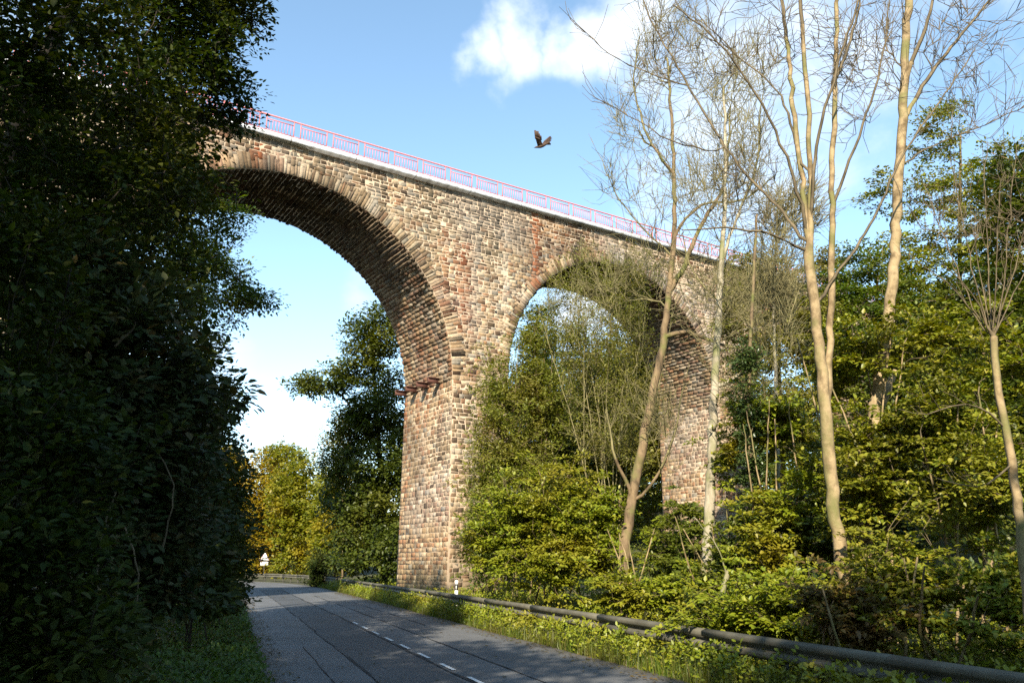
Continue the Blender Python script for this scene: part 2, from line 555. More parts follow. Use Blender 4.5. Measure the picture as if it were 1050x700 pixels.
def build_road():
    s1 = CS[-1]
    lat = np.linspace(-3.05, 3.05, 33)
    sl_ = np.linspace(0, s1, int(s1 / .7))
    e0 = np.interp(sl_, sl_[::3], np.random.default_rng(5).normal(0, .05, len(sl_[::3])))
    e1 = np.interp(sl_, sl_[::3], np.random.default_rng(6).normal(0, .06, len(sl_[::3])))
    Vr, Cr = [], []
    for k_, d_ in enumerate(lat):
        dd = d_ + (e0 if k_ == 0 else e1 if k_ == len(lat) - 1 else 0)
        Vr.append(np.c_[off(sl_, dd), np.zeros(len(sl_))])
        t = 1 + .16 * sum(math.exp(-((d_ - c_) / .32) ** 2) for c_ in (-2.4, -.85, .75, 2.2)) - .35 * math.exp(-((abs(d_) - 3.05) / .22) ** 2)
        t = t * (1 + .10 * fbm(np.c_[sl_ * .8, np.full(len(sl_), d_ * 3.)], 8, 1., 3))
        br = np.array([1, 1, 1]) - np.array([0, .10, .25]) * math.exp(-((abs(d_) - 3.05) / .3) ** 2)
        Cr.append(np.clip(t, .3, 1.6)[:, None] * br)
    nl = len(sl_)
    ix = np.arange(len(lat) * nl).reshape(len(lat), nl)
    F = np.stack([ix[:-1, :-1], ix[1:, :-1], ix[1:, 1:], ix[:-1, 1:]], -1).reshape(-1, 4)
    am = asphalt_mat('worn_asphalt', (.107, .109, .111), .2)
    nn, ll = am.node_tree.nodes, am.node_tree.links
    a_ = nn.new('ShaderNodeAttribute'); a_.attribute_name = 'Col'
    mx = nn.new('ShaderNodeMix'); mx.data_type = 'RGBA'; mx.blend_type = 'MULTIPLY'; mx.inputs['Factor'].default_value = 1
    bs = nn['Principled BSDF']; src_ = bs.inputs['Base Color'].links[0].from_socket
    ll.new(src_, mx.inputs['A']); ll.new(a_.outputs['Color'], mx.inputs['B']); ll.new(mx.outputs['Result'], bs.inputs['Base Color'])
    tag(obj('road', np.concatenate(Vr), [F], am, col=np.concatenate(Cr)), kind='structure')
    # older darker resurfaced band left of the centre line
    V, F = strip('band', s_at_y(4), s_at_y(60), -1.35, -.06, .004, None, .8, .035, 8)
    tag(obj('road_patch', V, [F], asphalt_mat('dark_asphalt', (.066, .069, .072), .22)), kind='structure')
    VV, FF, c = [], [], 0
    for (a, e, d, w, sd) in [(6, 46, 1.02, .02, 1), (4, 60, -1.36, .018, 2), (4, 62, -.02, .035, 3), (7, 19, -2.0, .012, 7), (24, 41, 1.9, .012, 9)]:
        V, F = strip('seam', s_at_y(a), s_at_y(e), d - w, d + w, .008, None, .5, .02, sd)
        VV.append(V); FF.append(F + c); c += len(V)
    tag(obj('road_tar_seams', np.concatenate(VV), [np.concatenate(FF)], simple_mat('bitumen', (.014, .015, .017), .9, noise=.3)), kind='structure')
    VV, FF, c = [], [], 0
    y = 4.0
    while y < 26:
        V, F = strip('dash', s_at_y(y), s_at_y(y) + .95, .05, .125, .012, None, .5)
        VV.append(V); FF.append(F + c); c += len(V)
        y += 1.75
    # worn edge line remains, far left lane edge
    tag(obj('road_markings', np.concatenate(VV), [np.concatenate(FF)], simple_mat('worn_road_paint', (.62, .63, .62), .7, noise=.25, scale=14)), kind='structure')


build_ground()
build_road()

# ------------------------------------------------------------------ viaduct
AX = np.array([math.sin(R(57)), math.cos(R(57)), 0.])
TR = np.array([-math.cos(R(57)), math.sin(R(57)), 0.])     # across the bridge, away from the camera
A0 = np.array([-2.6, 38.0, 0.])
UP = np.array([0, 0, 1.])
TH = 5.2
TOP = 20.22
ARCH = [(-8.8, 10.27, 8.47), (10.45, 10.82, 7.58), (28.7, 10.82, 7.6)]
PIERS = [(-20.3, -17.27), (-.33, 2.87), (18.03, 21.1)]
S0, S1 = -44.0, 60.0


def bp(s, t, z):
    s, t, z = np.broadcast_arrays(np.asarray(s, float), np.asarray(t, float), np.asarray(z, float))
    return A0 + s[..., None] * AX + t[..., None] * TR + z[..., None] * UP


def stone_colors(s, z, rg, warm=0.):
    n = len(s)
    pal = np.array([(.42, .30, .18), (.52, .40, .26), (.35, .235, .13), (.34, .185, .10), (.31, .265, .20), (.11, .07, .042), (.21, .13, .075)])
    w = np.array([.25, .19, .19, .13, .08, .06, .10])
    if warm: w = np.array([.28, .13, .26, .20, .03, .02, .08])
    c = pal[rg.choice(len(pal), n, p=w / w.sum())] * rg.uniform(.66, .96, n)[:, None]
    P = np.c_[s, z]
    dk = fbm(P, 11, .9, 4)
    sing = (rg.random(n) < .03 + .16 * np.exp(-((s - .4) / 1.4) ** 2) * (z < 18) * (z > 9.5)) & (not warm)
    c[sing] = c[sing] * .3
    c = c * (1 - .5 * np.clip(dk * 1.6 - .25, 0, 1))[:, None]                                    # soot-dark patches
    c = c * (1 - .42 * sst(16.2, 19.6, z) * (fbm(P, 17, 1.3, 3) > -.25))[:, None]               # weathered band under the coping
    if not warm:
        run = np.clip(fbm(np.c_[s * 2.6, z * .12], 41, 1., 3) * 2.2 - .3, 0, 1) * sst(12.5, 19.8, z)           # water runs below the coping
        c = c * (1 - .62 * run)[:, None]
        lime = np.clip(fbm(np.c_[s * 2.1, z * .1], 88, 1., 3) * 2 - .75, 0, 1) * sst(11, 17, z) * (1 - sst(18.6, 19.6, z))
        c = c * (1 - .6 * lime)[:, None] + np.array([.50, .44, .35]) * .6 * lime[:, None]
        top = np.clip(fbm(P, 57, .55, 3) * 1.6 + .25, 0, 1) * sst(14.5, 19.0, z)
        c = c * (1 - top[:, None] * np.array([.22, .34, .42]))
    g = np.clip(fbm(P, 23, .35, 3) * 1.5, 0, 1)[:, None]
    c = c * (1 - .35 * g) + np.array([.17, .145, .095]) * .35 * g
    gp = np.clip(fbm(P, 91, .8, 3) * 1.8, 0, 1)[:, None]
    c = c * (1 - .4 * gp) + c.mean(1, keepdims=True) * np.array([1.02, .95, .92]) * .4 * gp
    damp = (1 - sst(.2, 3.2, z))[:, None] * (not warm)
    c = c * (1 - .35 * damp)
    for (ss, w_, z0, z1, k) in [(4.65, .22, 13.6, 20.2, .8), (-10.35, .28, 18.1, 19.8, .8), (.15, .5, 12, 17.5, .5), (-.9, .25, 12.5, 18, .35), (23, .3, 12, 19, .6)]:   # rust runs
        f = (np.exp(-((s - ss) / w_) ** 2) * sst(z0, z0 + 1.5, z) * (z < z1) * k * rg.uniform(.6, 1.1, n))[:, None]
        c = c * (1 - np.clip(f, 0, 1)) + np.array([.23, .058, .018]) * np.clip(f, 0, 1)
    return c


class Stones:
    def __init__(self, seed):
        self.rg = np.random.default_rng(seed); self.V, self.Cc = [], []

    def cells(self, a0, a1, b0, b1, ha=(.3, .75), hb=(.2, .34), broken=.12):
        rg = self.rg
        out = []
        b = b0
        while b < b1 - .06:
            h = rg.uniform(*hb)
            if b + h > b1 - .1: h = b1 - b
            a = a0 - rg.uniform(0, .3)
            while a < a1:
                w = rg.uniform(*ha)
                l_, r_ = max(a, a0), min(a + w, a1)
                if a1 - r_ < .12: r_ = a1; w = a1 - a
                if r_ - l_ > .09:
                    if rg.random() < broken and h > .24:
                        q = rg.uniform(.4, .6)
                        out.append((l_, r_, b, b + h * q)); out.append((l_, r_, b + h * q, b + h))
                    else:
                        out.append((l_, r_, b, b + h))
                a += w
            b += h
        return np.array(out)

    def lay(self, cells, pos, colfun, depth=(.0, .02), gap=.005, bev=.012, rough=.006):
        """pos(a, b, k) -> point k metres proud of the wall face"""
        if not len(cells): return
        rg = self.rg
        n = len(cells)
        a0, a1, b0, b1 = cells.T
        d = rg.uniform(*depth, n)
        ja = rg.normal(0, .014, (n, 4)); jb = rg.normal(0, .012, (n, 4))
        ca = np.stack([a0 + gap, a1 - gap, a1 - gap, a0 + gap], 1) + ja
        cb = np.stack([b0 + gap, b0 + gap, b1 - gap, b1 - gap], 1) + jb
        ma, mb = ca.mean(1, keepdims=True), cb.mean(1, keepdims=True)
        ia = ca + np.sign(ma - ca) * np.minimum(bev, np.abs(ma - ca) * .5)
        ib = cb + np.sign(mb - cb) * np.minimum(bev, np.abs(mb - cb) * .5)
        dd = d[:, None] + rg.normal(0, rough, (n, 4))
        V = np.empty((n, 9, 3))
        V[:, :4] = pos(ca, cb, np.full((n, 4), -.012))
        V[:, 4:8] = pos(ia, ib, dd)
        V[:, 8] = pos(ma[:, 0] + rg.normal(0, .03, n), mb[:, 0] + rg.normal(0, .02, n), d + rg.uniform(-.005, .03, n))
        self.V.append(V)
        c = colfun((a0 + a1) / 2, (b0 + b1) / 2)
        self.Cc.append(np.repeat(c, 9, 0))

    def build(self, name, parent, flip=False):
        V = np.concatenate(self.V); n = len(V)
        o = (np.arange(n) * 9)[:, None]
        q = np.concatenate([o + np.array(f) for f in ((0, 1, 5, 4), (1, 2, 6, 5), (2, 3, 7, 6), (3, 0, 4, 7))])
        t = np.concatenate([o + np.array(f) for f in ((4, 5, 8), (5, 6, 8), (6, 7, 8), (7, 4, 8))])
        return obj(name, V.reshape(-1, 3), [q, t], M['stone'], parent, col=np.concatenate(self.Cc))


def rusted(c, t, z, pi):
    # rust that has run down the wall from the iron stubs; green damp near the ground
    if pi == 1:
        for tb in (1.25, 2.5, 3.75, 5.0):
            f = (np.exp(-((t - tb) / .16) ** 2) * sst(7.2, 10.3, z) * (z < 10.6) * .75)[:, None]
            c = c * (1 - f) + np.array([.20, .07, .025]) * f
    d = (1 - sst(.3, 2.4, z))[:, None] * .5
    return c * (1 - d) + np.array([.12, .11, .055]) * d


def build_viaduct():
    root = empty('viaduct', tuple(A0), 'tall sunlit rubble stone railway viaduct with round arches crossing the road', 'viaduct')
    rg = np.random.default_rng(77)
    # ---- solid cores
    core = MB()
    segs = [(S0, PIERS[0][0], None), (PIERS[0][0], PIERS[0][1], 'p0'), (None, None, 0), (PIERS[1][0], PIERS[1][1], 'p1'), (None, None, 1),
            (PIERS[2][0], PIERS[2][1], 'p2'), (None, None, 2), (ARCH[2][0] + ARCH[2][2], S1, None)]
    for (a, b, k) in segs:
        if isinstance(k, int):
            c, zc, r = ARCH[k]
            th = np.linspace(math.pi, 0, 61)
            ss, zz = c + r * np.cos(th), zc + r * np.sin(th)
            for i in range(60):
                P = [bp(ss[i], 0, zz[i]), bp(ss[i + 1], 0, zz[i + 1]), bp(ss[i + 1], TH, zz[i + 1]), bp(ss[i], TH, zz[i]),
                     bp(ss[i], 0, TOP), bp(ss[i + 1], 0, TOP), bp(ss[i + 1], TH, TOP), bp(ss[i], TH, TOP)]
                core.add(P, [(3, 2, 1, 0), (4, 5, 6, 7), (0, 1, 5, 4), (2, 3, 7, 6)])
        elif k is None:
            core.hexa([bp(a, 0, -1), bp(b, 0, -1), bp(b, TH, -1), bp(a, TH, -1), bp(a, 0, TOP), bp(b, 0, TOP), bp(b, TH, TOP), bp(a, TH, TOP)])
        else:
            zs = {'p0': 10.27, 'p1': 10.27, 'p2': 10.82}[k]
            core.add([bp(a, 0, zs), bp(b, 0, zs), bp(b, TH, zs), bp(a, TH, zs), bp(a, 0, TOP), bp(b, 0, TOP), bp(b, TH, TOP), bp(a, TH, TOP)],
                     [(4, 5, 6, 7), (0, 1, 5, 4), (2, 3, 7, 6)])
    core_o = core.build('wall_core', M['mortar'], root)

    front = lambda a, b, k: bp(a, -k, b)
    back = lambda a, b, k: bp(a, TH + k, b)
    # ---- spandrel walls
    for side, pos in (('front', front), ('back', back)):
        st = Stones(5 if side == 'front' else 6)
        s_lo, s_hi = (-32, 46)
        cl = st.cells(s_lo, s_hi, 10.3, TOP - .02, ha=(.15, .46), hb=(.13, .26), broken=.4)
        sm, zm = (cl[:, 0] + cl[:, 1]) / 2, (cl[:, 2] + cl[:, 3]) / 2
        keep = np.ones(len(cl), bool)
        for (c, zc, r) in ARCH:
            inside = (np.abs(sm - c) < r + .1) & (zm < zc + .0)
            keep &= ~inside
            far = np.hypot(np.maximum(np.abs(sm - c) - .0, 0), zm - zc)
            keep &= ~((far < r + .52) & (zm >= zc))
        low = st.cells(s_lo, PIERS[0][0], -.4, 10.3); hi = st.cells(ARCH[2][0] + ARCH[2][2], s_hi, 2, 10.3)
        cf = lambda s, z: stone_colors(s, z, st.rg)
        st.lay(cl[keep], pos, cf)
        st.lay(low, pos, cf); st.lay(hi, pos, cf)
        st.build('spandrel_wall', root)
    # ---- arches: voussoir rings and rough soffits
    for ai, (c, zc, r) in enumerate(ARCH):
        st = Stones(30 + ai)
        L = math.pi * r
        for pos0, t0, sg in ((front, 0, -1), (back, TH, 1)):
            ringpos = lambda a, b, k: bp(c - (r + a) * np.cos(b / r), t0 + sg * (k + .006), zc + (r + a) * np.sin(b / r))
            cl = st.cells(0, L, .0, .1, ha=(.10, .21), hb=(.1, .1), broken=0)
            cells = []
            for (b0, b1, _, _) in cl:
                q = st.rg.uniform(.38, .62)
                if st.rg.random() < .6:
                    cells += [(.0, q, b0, b1), (q, .78 + st.rg.uniform(-.16, .12), b0, b1)]
                else:
                    cells.append((.0, .72 + st.rg.uniform(-.2, .16), b0, b1))
            cf = lambda a, b: stone_colors(c - (r + a) * np.cos(b / r), zc + (r + a) * np.sin(b / r), st.rg) * np.array([.97, .96, .94])
            st.lay(np.array(cells), ringpos, cf, depth=(.002, .026), gap=.005, bev=.007)
        soff = lambda a, b, k: bp(c - (r - k) * np.cos(b / r), a, zc + (r - k) * np.sin(b / r))
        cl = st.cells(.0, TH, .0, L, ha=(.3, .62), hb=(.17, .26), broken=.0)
        cf = lambda a, b: stone_colors(c - r * np.cos(b / r) * .6 + a * 1.3, zc + b * .3 - 4, st.rg, 1) * (.17 + .58 * np.clip(np.abs(b / r - math.pi / 2) / 1.1, 0, 1) ** 3)[:, None]  # shade of the vault put into the stone colour, darkest towards the crown
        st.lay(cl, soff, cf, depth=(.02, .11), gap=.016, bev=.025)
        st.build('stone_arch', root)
    # ---- piers
    for pi, (a, b) in enumerate(PIERS):
        zl, zr = [(10.27, 10.27), (10.27, 10.82), (10.82, 10.82)][pi]
        zt = min(zl, zr)
        m = MB()
        m.hexa([bp(a - .10, -.06, -1), bp(b + .10, -.06, -1), bp(b + .10, TH + .1, -1), bp(a - .10, TH + .1, -1),
                bp(a, 0, zt), bp(b, 0, zt), bp(b, TH, zt), bp(a, TH, zt)])
        pr = m.build('pier', M['mortar'], root)
        st = Stones(60 + pi)
        bat = lambda z: .10 * np.clip(1 - (z + 1) / (zt + 1), 0, 1)
        st.lay(st.cells(a, b, -.6, zt, ha=(.18, .48), hb=(.17, .28)), lambda s, z, k: bp(s, -k - bat(z) * .6, z), lambda s, z: stone_colors(s, z, st.rg))
        st.lay(st.cells(a, b, -.6, zt, ha=(.18, .48), hb=(.17, .28)), lambda s, z, k: bp(s, TH + k + bat(z), z), lambda s, z: stone_colors(s, z, st.rg))
        st.lay(st.cells(-.03, TH + .03, -.6, zl, ha=(.18, .48), hb=(.17, .28)), lambda t, z, k: bp(a - k - bat(z), t, z), lambda t, z: rusted(stone_colors(t + 40 + 9 * pi, z, st.rg, 1), t, z, pi))
        st.lay(st.cells(-.03, TH + .03, -.6, zr, ha=(.18, .48), hb=(.17, .28)), lambda t, z, k: bp(b + k + bat(z), t, z), lambda t, z: stone_colors(t + 60 + 9 * pi, z, st.rg, 1))
        so_ = st.build('pier_facing', root)
        if pi == 0: pass
    # ---- deck slab and railings
    m = MB()
    m.box(bp((S0 + S1) / 2, TH / 2, TOP + .12), AX * (S1 - S0) / 2, TR * (TH / 2 + .30), UP * .11)
    dk = m.build('deck_slab', M['concrete'], root)
    zb, zt_ = TOP + .23, TOP + 1.08
    panel = None
    pitch = 1.575
    for t in (-.18, TH + .18):
        m = MB()
        for z, w in ((zt_, .05),):
            m.bar(bp(S0 + 8, t, z), bp(S1 - 6, t, z), .06, w)
        rail = m.build('railing', M['redpaint'], root)
        s = -34.0
        while s < 52:
            if panel is None:
                q = MB()
                o_ = bp(s, t, 0)
                for ds in (-.16, .16):
                    q.bar(bp(s + ds, t, zb), bp(s + ds, t, zt_ - .026), .04, .04, up=AX)
                q.bar(bp(s - .16, t, zb + .09), bp(s + .16, t, zb + .09), .03, .03)
                q.bar(bp(s + .16, t, zb + .1), bp(s + pitch - .16, t, zb + .1), .03, .035)
                q.bar(bp(s + .16, t, zt_ - .2), bp(s + pitch - .16, t, zt_ - .2), .03, .035)
                for i in range(1, 9):
                    x = s + .16 + (pitch - .32) * i / 9
                    q.bar(bp(x, t, zb + .118), bp(x, t, zt_ - .218), .02, .02, up=AX)
                panel = q.build('railing_panel', M['redpaint'], rail)
                base = np.array(bp(s, t, 0))
            else:
                c = panel.copy(); COL.objects.link(c); c.parent = rail
                c.location = Vector(bp(s, t, 0) - base)
            s += pitch
    # ---- rusted bracket stubs on the road-side pier face
    for t in (1.25, 2.5, 3.75, 5.0):
        m = MB()
        s0, zc = PIERS[1][0] - .02, 10.42
        for dz, h in ((.11, .03), (-.11, .03)):
            m.box(bp(s0 - .31, t, zc + dz), AX * .36, TR * .11, UP * h / 2)
        m.box(bp(s0 - .31, t, zc), AX * .36, TR * .02, UP * .094)
        m.build('iron_bracket', M['rust'], root)
    return root


build_viaduct()


# ------------------------------------------------------------------ trees
def tubes(P, par, rad, mask, n, maxedges=None):
    """truncated cones for all edges child->parent where mask; returns V,F"""
    idx = np.where(mask & (par >= 0))[0]
    if not len(idx): return np.zeros((0, 3)), np.zeros((0, 4), int)
    D = np.zeros_like(P)
    has = par >= 0
    D[has] = P[has] - P[par[has]]
    ln = np.linalg.norm(D, axis=1, keepdims=True)
    D = np.where(ln > 1e-6, D / np.maximum(ln, 1e-6), np.array([0, 0, 1.]))
    # main child = thickest child of each parent
    main = np.zeros(len(P), bool)
    order = np.lexsort((rad, par))
    last = {}
    for i in order:
        if par[i] >= 0: last[par[i]] = i
    main[list(last.values())] = True
    root = np.where(par < 0)[0]
    for r_ in root:
        if r_ in last: D[r_] = D[last[r_]]
    ref = np.where(np.abs(D[:, [0]]) < .9, np.array([[1., 0, 0]]), np.array([[0, 1., 0]]))
    S = np.cross(D, ref); S /= np.linalg.norm(S, axis=1, keepdims=True)
    T = np.cross(D, S)
    p = par[idx]
    mm = main[idx][:, None]
    r0 = np.where(main[idx], rad[p], np.minimum(rad[p], rad[idx] * 1.12))
    S0_ = np.where(mm, S[p], S[idx]); T0_ = np.where(mm, T[p], T[idx])
    an = np.linspace(0, 2 * math.pi, n, endpoint=False)
    ca, sa = np.cos(an), np.sin(an)
    ring = lambda Cn, s, t, r: Cn[:, None] + r[:, None, None] * (s[:, None] * ca[None, :, None] + t[:, None] * sa[None, :, None])
    V = np.concatenate([ring(P[p], S0_, T0_, r0), ring(P[idx], S[idx], T[idx], rad[idx])], 1)
    o = (np.arange(len(idx)) * 2 * n)[:, None, None]
    j = np.arange(n); k = (j + 1) % n
    F = (o + np.stack([j, k, k + n, j + n], -1)[None]).reshape(-1, 4)
    return V.reshape(-1, 3), F


def grow(stems, att, seg, rg, up=.25, wob=.12, zmin=None, minr=.008, ex=2.35):
    """stems: list of (points, r_start, r_end). Returns nodes, parents, radii, tip indices"""
    cap = 200000
    P = np.zeros((cap, 3)); par = np.full(cap, -1, int); rfix = np.zeros(cap)
    n = 0
    for (pts, ra, rb) in stems:
        Q = catmull(pts, seg)
        Q[1:-1] += rg.normal(0, wob * .25 * seg, Q[1:-1].shape)
        prev = -1
        if n > 0:
            d = np.linalg.norm(P[:n] - Q[0], axis=1); j = int(d.argmin())
            if d[j] < 1.2 * seg + .3:
                prev = j
                Q = Q[1:]
        m = len(Q)
        P[n:n + m] = Q
        par[n] = prev
        par[n + 1:n + m] = np.arange(n, n + m - 1)
        rfix[n:n + m] = ra + (rb - ra) * np.linspace(0, 1, m) ** .85
        n += m
    ns = n
    tips = []
    if len(att):
        d0 = np.min(np.linalg.norm(att[:, None] - P[None, :ns:2], axis=2), axis=1)
        for i in np.argsort(d0):
            a = att[i]
            df = a - P[:n]
            ds = np.linalg.norm(df, axis=1) + 1e-6
            met = ds * (1 + .9 * np.clip(-df[:, 2] / ds, 0, 1) + up * np.clip(1 - df[:, 2] / ds, 0, 1))
            if zmin is not None: met = met + 1e3 * (P[:n, 2] < zmin)
            j = int(met.argmin())
            dist = ds[j]
            k = max(2, int(math.ceil(dist / seg)))
            pd = P[j] - P[par[j]] if par[j] >= 0 else np.array([0, 0, 1.])
            pd = pd / (np.linalg.norm(pd) + 1e-9)
            ctl = P[j] + (pd * .5 + UP * up * .6) * dist * .45
            t = (np.arange(1, k + 1) / k)[:, None]
            Q = (1 - t) ** 2 * P[j] + 2 * t * (1 - t) * ctl + t ** 2 * a
            Q = Q + rg.normal(0, wob * seg * .5, Q.shape)
            P[n:n + k] = Q
            par[n] = j; par[n + 1:n + k] = np.arange(n, n + k - 1)
            n += k
            tips.append(n - 1)
    P, par, rfix = P[:n], par[:n], rfix[:n]
    acc = np.zeros(n)
    kids = np.zeros(n, int)
    rad = np.zeros(n)
    for i in range(n - 1, -1, -1):
        r_ = acc[i] ** (1 / ex) if acc[i] > 0 else minr
        rad[i] = max(r_, minr)
        if par[i] >= 0: acc[par[i]] += rad[i] ** ex * (1.0)
    rad = np.where(rfix > 0, rfix, np.minimum(rad, .12))
    for i in range(ns, n):
        p = par[i]
        if rad[i] > rad[p] * .8: rad[i] = rad[p] * .8
    rad = np.maximum(rad, minr)
    return P, par, rad, np.array(tips, int), ns


def lobe_points(lobes, n, rg, gap=0., seed=0, gscale=1.0):
    """lobes: (u, v, Y, ru, rv, rY): photo position, distance, half sizes in px, px, metres"""
    vol = np.array([l[3] * l[4] * (l[2] / 850) ** 2 for l in lobes]); vol = vol / vol.sum()
    out = []
    for L, w in zip(lobes, vol):
        k = max(4, int(round(n * w)))
        c = at(*L[:3]); sx, sz = L[3] * L[2] / 850, L[4] * L[2] / 850
        q = rg.normal(size=(k * 2, 3)); q /= np.linalg.norm(q, axis=1, keepdims=True)
        q *= (rg.random(k * 2) ** .42)[:, None] * rg.uniform(.9, 1.12, k * 2)[:, None]
        p = c + q * np.array([sx, L[5], sz])
        if gap:
            f = fbm(p, seed, 2.2 * gscale, 2)
            p = p[np.argsort(-f)[:max(3, int(len(p) * (1 - gap)))]]
            p = p[rg.permutation(len(p))]
        out.append(p[:k])
    return np.concatenate(out)


def leaves(Cn, D, Nn, s, fold=.18, wid=.30):
    n = len(Cn)
    D = D / np.linalg.norm(D, axis=1, keepdims=True)
    Sd = np.cross(Nn, D); Sd /= np.linalg.norm(Sd, axis=1, keepdims=True) + 1e-9
    Nn = np.cross(D, Sd)
    s = s[:, None]
    V = np.empty((n, 6, 3))
    V[:, 0] = Cn
    V[:, 1] = Cn + D * s * .30 + Sd * s * wid + Nn * s * fold * wid
    V[:, 2] = Cn + D * s * .68 + Sd * s * wid * .72 + Nn * s * fold * .5 * wid
    V[:, 3] = Cn + D * s - Nn * s * .10
    V[:, 4] = Cn + D * s * .68 - Sd * s * wid * .72 + Nn * s * fold * .5 * wid
    V[:, 5] = Cn + D * s * .30 - Sd * s * wid + Nn * s * fold * wid
    o = (np.arange(n) * 6)[:, None]
    F = np.concatenate([o + np.array([0, 1, 2, 3]), o + np.array([0, 3, 4, 5])])
    return V.reshape(-1, 3), F


def spray(tips, dirs, k, size, spread, rg, flat=.5, tilt=.55, droop=.15, wid=.3, face=.75):
    n = len(tips)
    T = np.repeat(tips, k, 0); Dr = np.repeat(dirs, k, 0)
    m = n * k
    o = rg.normal(size=(m, 3)); o /= np.linalg.norm(o, axis=1, keepdims=True)
    o *= (rg.random(m) ** .5)[:, None] * spread
    tn = np.repeat(rg.normal(0, .25, (n, 2)), k, 0)
    o[:, 2] = o[:, 2] * flat + o[:, 0] * tn[:, 0] + o[:, 1] * tn[:, 1]
    Cn = T + o - Dr * spread * .3
    az = rg.uniform(0, 2 * math.pi, m)
    out = o + Dr * spread * .5
    D = np.c_[np.cos(az), np.sin(az), rg.normal(-droop, .35, m)] * .7 + out / spread
    Nn = np.c_[rg.normal(0, tilt, m), rg.normal(0, tilt, m), np.ones(m)] + np.array(sun_vec) * face     # leaves turn towards the light
    sz = size * rg.uniform(.55, 1.2, m)
    return leaves(Cn, D, Nn, sz, wid=wid)


SEED = [100]
STAT = {'leaves': 0, 'edges': 0}


def tree(name, label, cat, stems, lobes, natt=300, k=0, size=.1, spread=.35, leaf=None, bark='bark_brown', twig=None, group=None,
         seg=.4, up=.25, wob=.14, minr=.008, gap=.25, gscale=1., flat=.5, tilt=.55, droop=.15, wid=.3, zmin=None, seed=None, split=.03, tier=0, face=.75, ex=2.35, tw=0, twl=.5, twr=.02):
    SEED[0] += 1
    sd = seed or SEED[0]
    rg = np.random.default_rng(sd)
    base = np.array(stems[0][0][0], float)
    root = empty(name, tuple(base), label, cat, group)
    att = lobe_points(lobes, natt, rg, gap, sd, gscale) if lobes else np.zeros((0, 3))
    if tier:                                    # foliage carried in uneven, slightly sloping layers
        tl = rg.normal(0, .12, 2)
        w = att[:, 2] + (att[:, 0] - base[0]) * tl[0] + (att[:, 1] - base[1]) * tl[1] + .95 * tier * fbm(att, sd + 3, 1.6 / (tier + .3), 3)
        att[:, 2] += (np.round(w / tier) * tier - w) * .74
    P, par, rad, tips, ns = grow([(np.array(p, float), a, b) for p, a, b in stems], att, seg, rg, up, wob, zmin, minr, ex)
    if tw:
        cand = np.where((rad < twr) & (par >= 0))[0]
        cand = cand[cand >= 0]
        pick = rg.choice(cand, int(tw), replace=True)
        dr = P[pick] - P[par[pick]]
        dr /= np.linalg.norm(dr, axis=1, keepdims=True) + 1e-9
        sd_ = rg.normal(size=(len(pick), 3))
        dr = dr * .85 + sd_ * .42 + UP * .5 * (up + .2)
        dr /= np.linalg.norm(dr, axis=1, keepdims=True)
        ln_ = (twl * rg.uniform(.35, 1.15, len(pick)))[:, None]
        p1 = P[pick] + dr * ln_ * .5
        d2 = dr + rg.normal(0, .28, dr.shape) + UP * .2
        p2 = p1 + d2 * ln_ * .5
        n0, m_ = len(P), len(pick)
        P = np.concatenate([P, p1, p2])
        par = np.concatenate([par, pick, np.arange(n0, n0 + m_)])
        rad = np.concatenate([rad, np.full(m_, minr * .8), np.full(m_, minr * .6)])
        if k: tips = np.concatenate([tips, np.arange(n0 + m_, n0 + 2 * m_)])
    bumpy = 1 + .05 * fbm(P, 5, 3., 2)
    thick = rad > split
    rad = rad * np.where(thick, bumpy, 1)
    V1, F1 = tubes(P, par, rad, thick & (rad > .07), 10)
    V2, F2 = tubes(P, par, rad, thick & (rad <= .07), 6)
    if len(F1) + len(F2):
        obj('trunk' if len(F1) or not name.endswith(('shrub', 'bush')) else 'stems', np.concatenate([V1, V2]), [np.concatenate([F1, F2 + len(V1)])], M[bark], root, smooth=True)
    V3, F3 = tubes(P, par, rad, ~thick, 4)
    if len(F3):
        obj('branches', V3, [F3], M[twig or bark], root, smooth=True)
    STAT['edges'] += len(P)
    if k:
        dirs = P[tips] - P[par[tips]]
        dirs /= np.linalg.norm(dirs, axis=1, keepdims=True) + 1e-9
        V, F = spray(P[tips], dirs, k, size, spread, rg, flat, tilt, droop, wid, face)
        obj('foliage', V, [F], M[leaf], root)
        STAT['leaves'] += len(F) // 2
    return root


def g3(x, y, dz=-.15):
    return np.array([x, y, gz(x, y) + dz])


def gu(u, Y, dz=-.15):
    """ground point under photo column u at distance Y"""
    p = at(u, 577, Y)
    return g3(p[0], Y, dz)


def bush_stems(u, Y, v_top, rg, n=5, r=.03, spreadpx=25):
    b = gu(u, Y)
    sb = .02 + .03 * Y
    out = []
    for i in range(n):
        t = at(u + rg.normal(0, spreadpx), v_top + abs(rg.normal(0, 20)), Y + rg.normal(0, .4))
        b2 = b + np.array([rg.normal(0, min(sb, .45)), rg.normal(0, .2), 0]) if i else b
        mid = (b2 + t) / 2 + np.array([rg.normal(0, .1), rg.normal(0, .1), 0])
        out.append(([b2, mid, t], r, r * .4))
    return out


def bush(name, label, cat, u, Y, v_top, lobes, n=5, r=.03, sp=25, **kw):
    rg = np.random.default_rng(int(u * 7 + Y * 131))
    kw.setdefault('split', .011)
    kw.setdefault('tw', int(kw.get('natt', 300) * .35)); kw.setdefault('twl', .02 * Y + .35); kw.setdefault('twr', .012)
    return tree(name, label, cat, bush_stems(u, Y, v_top, rg, n, r, sp), lobes, **kw)


# ================= left side: shaded roadside mass =================
GL = 'dark trees and shrubs along the left road edge'
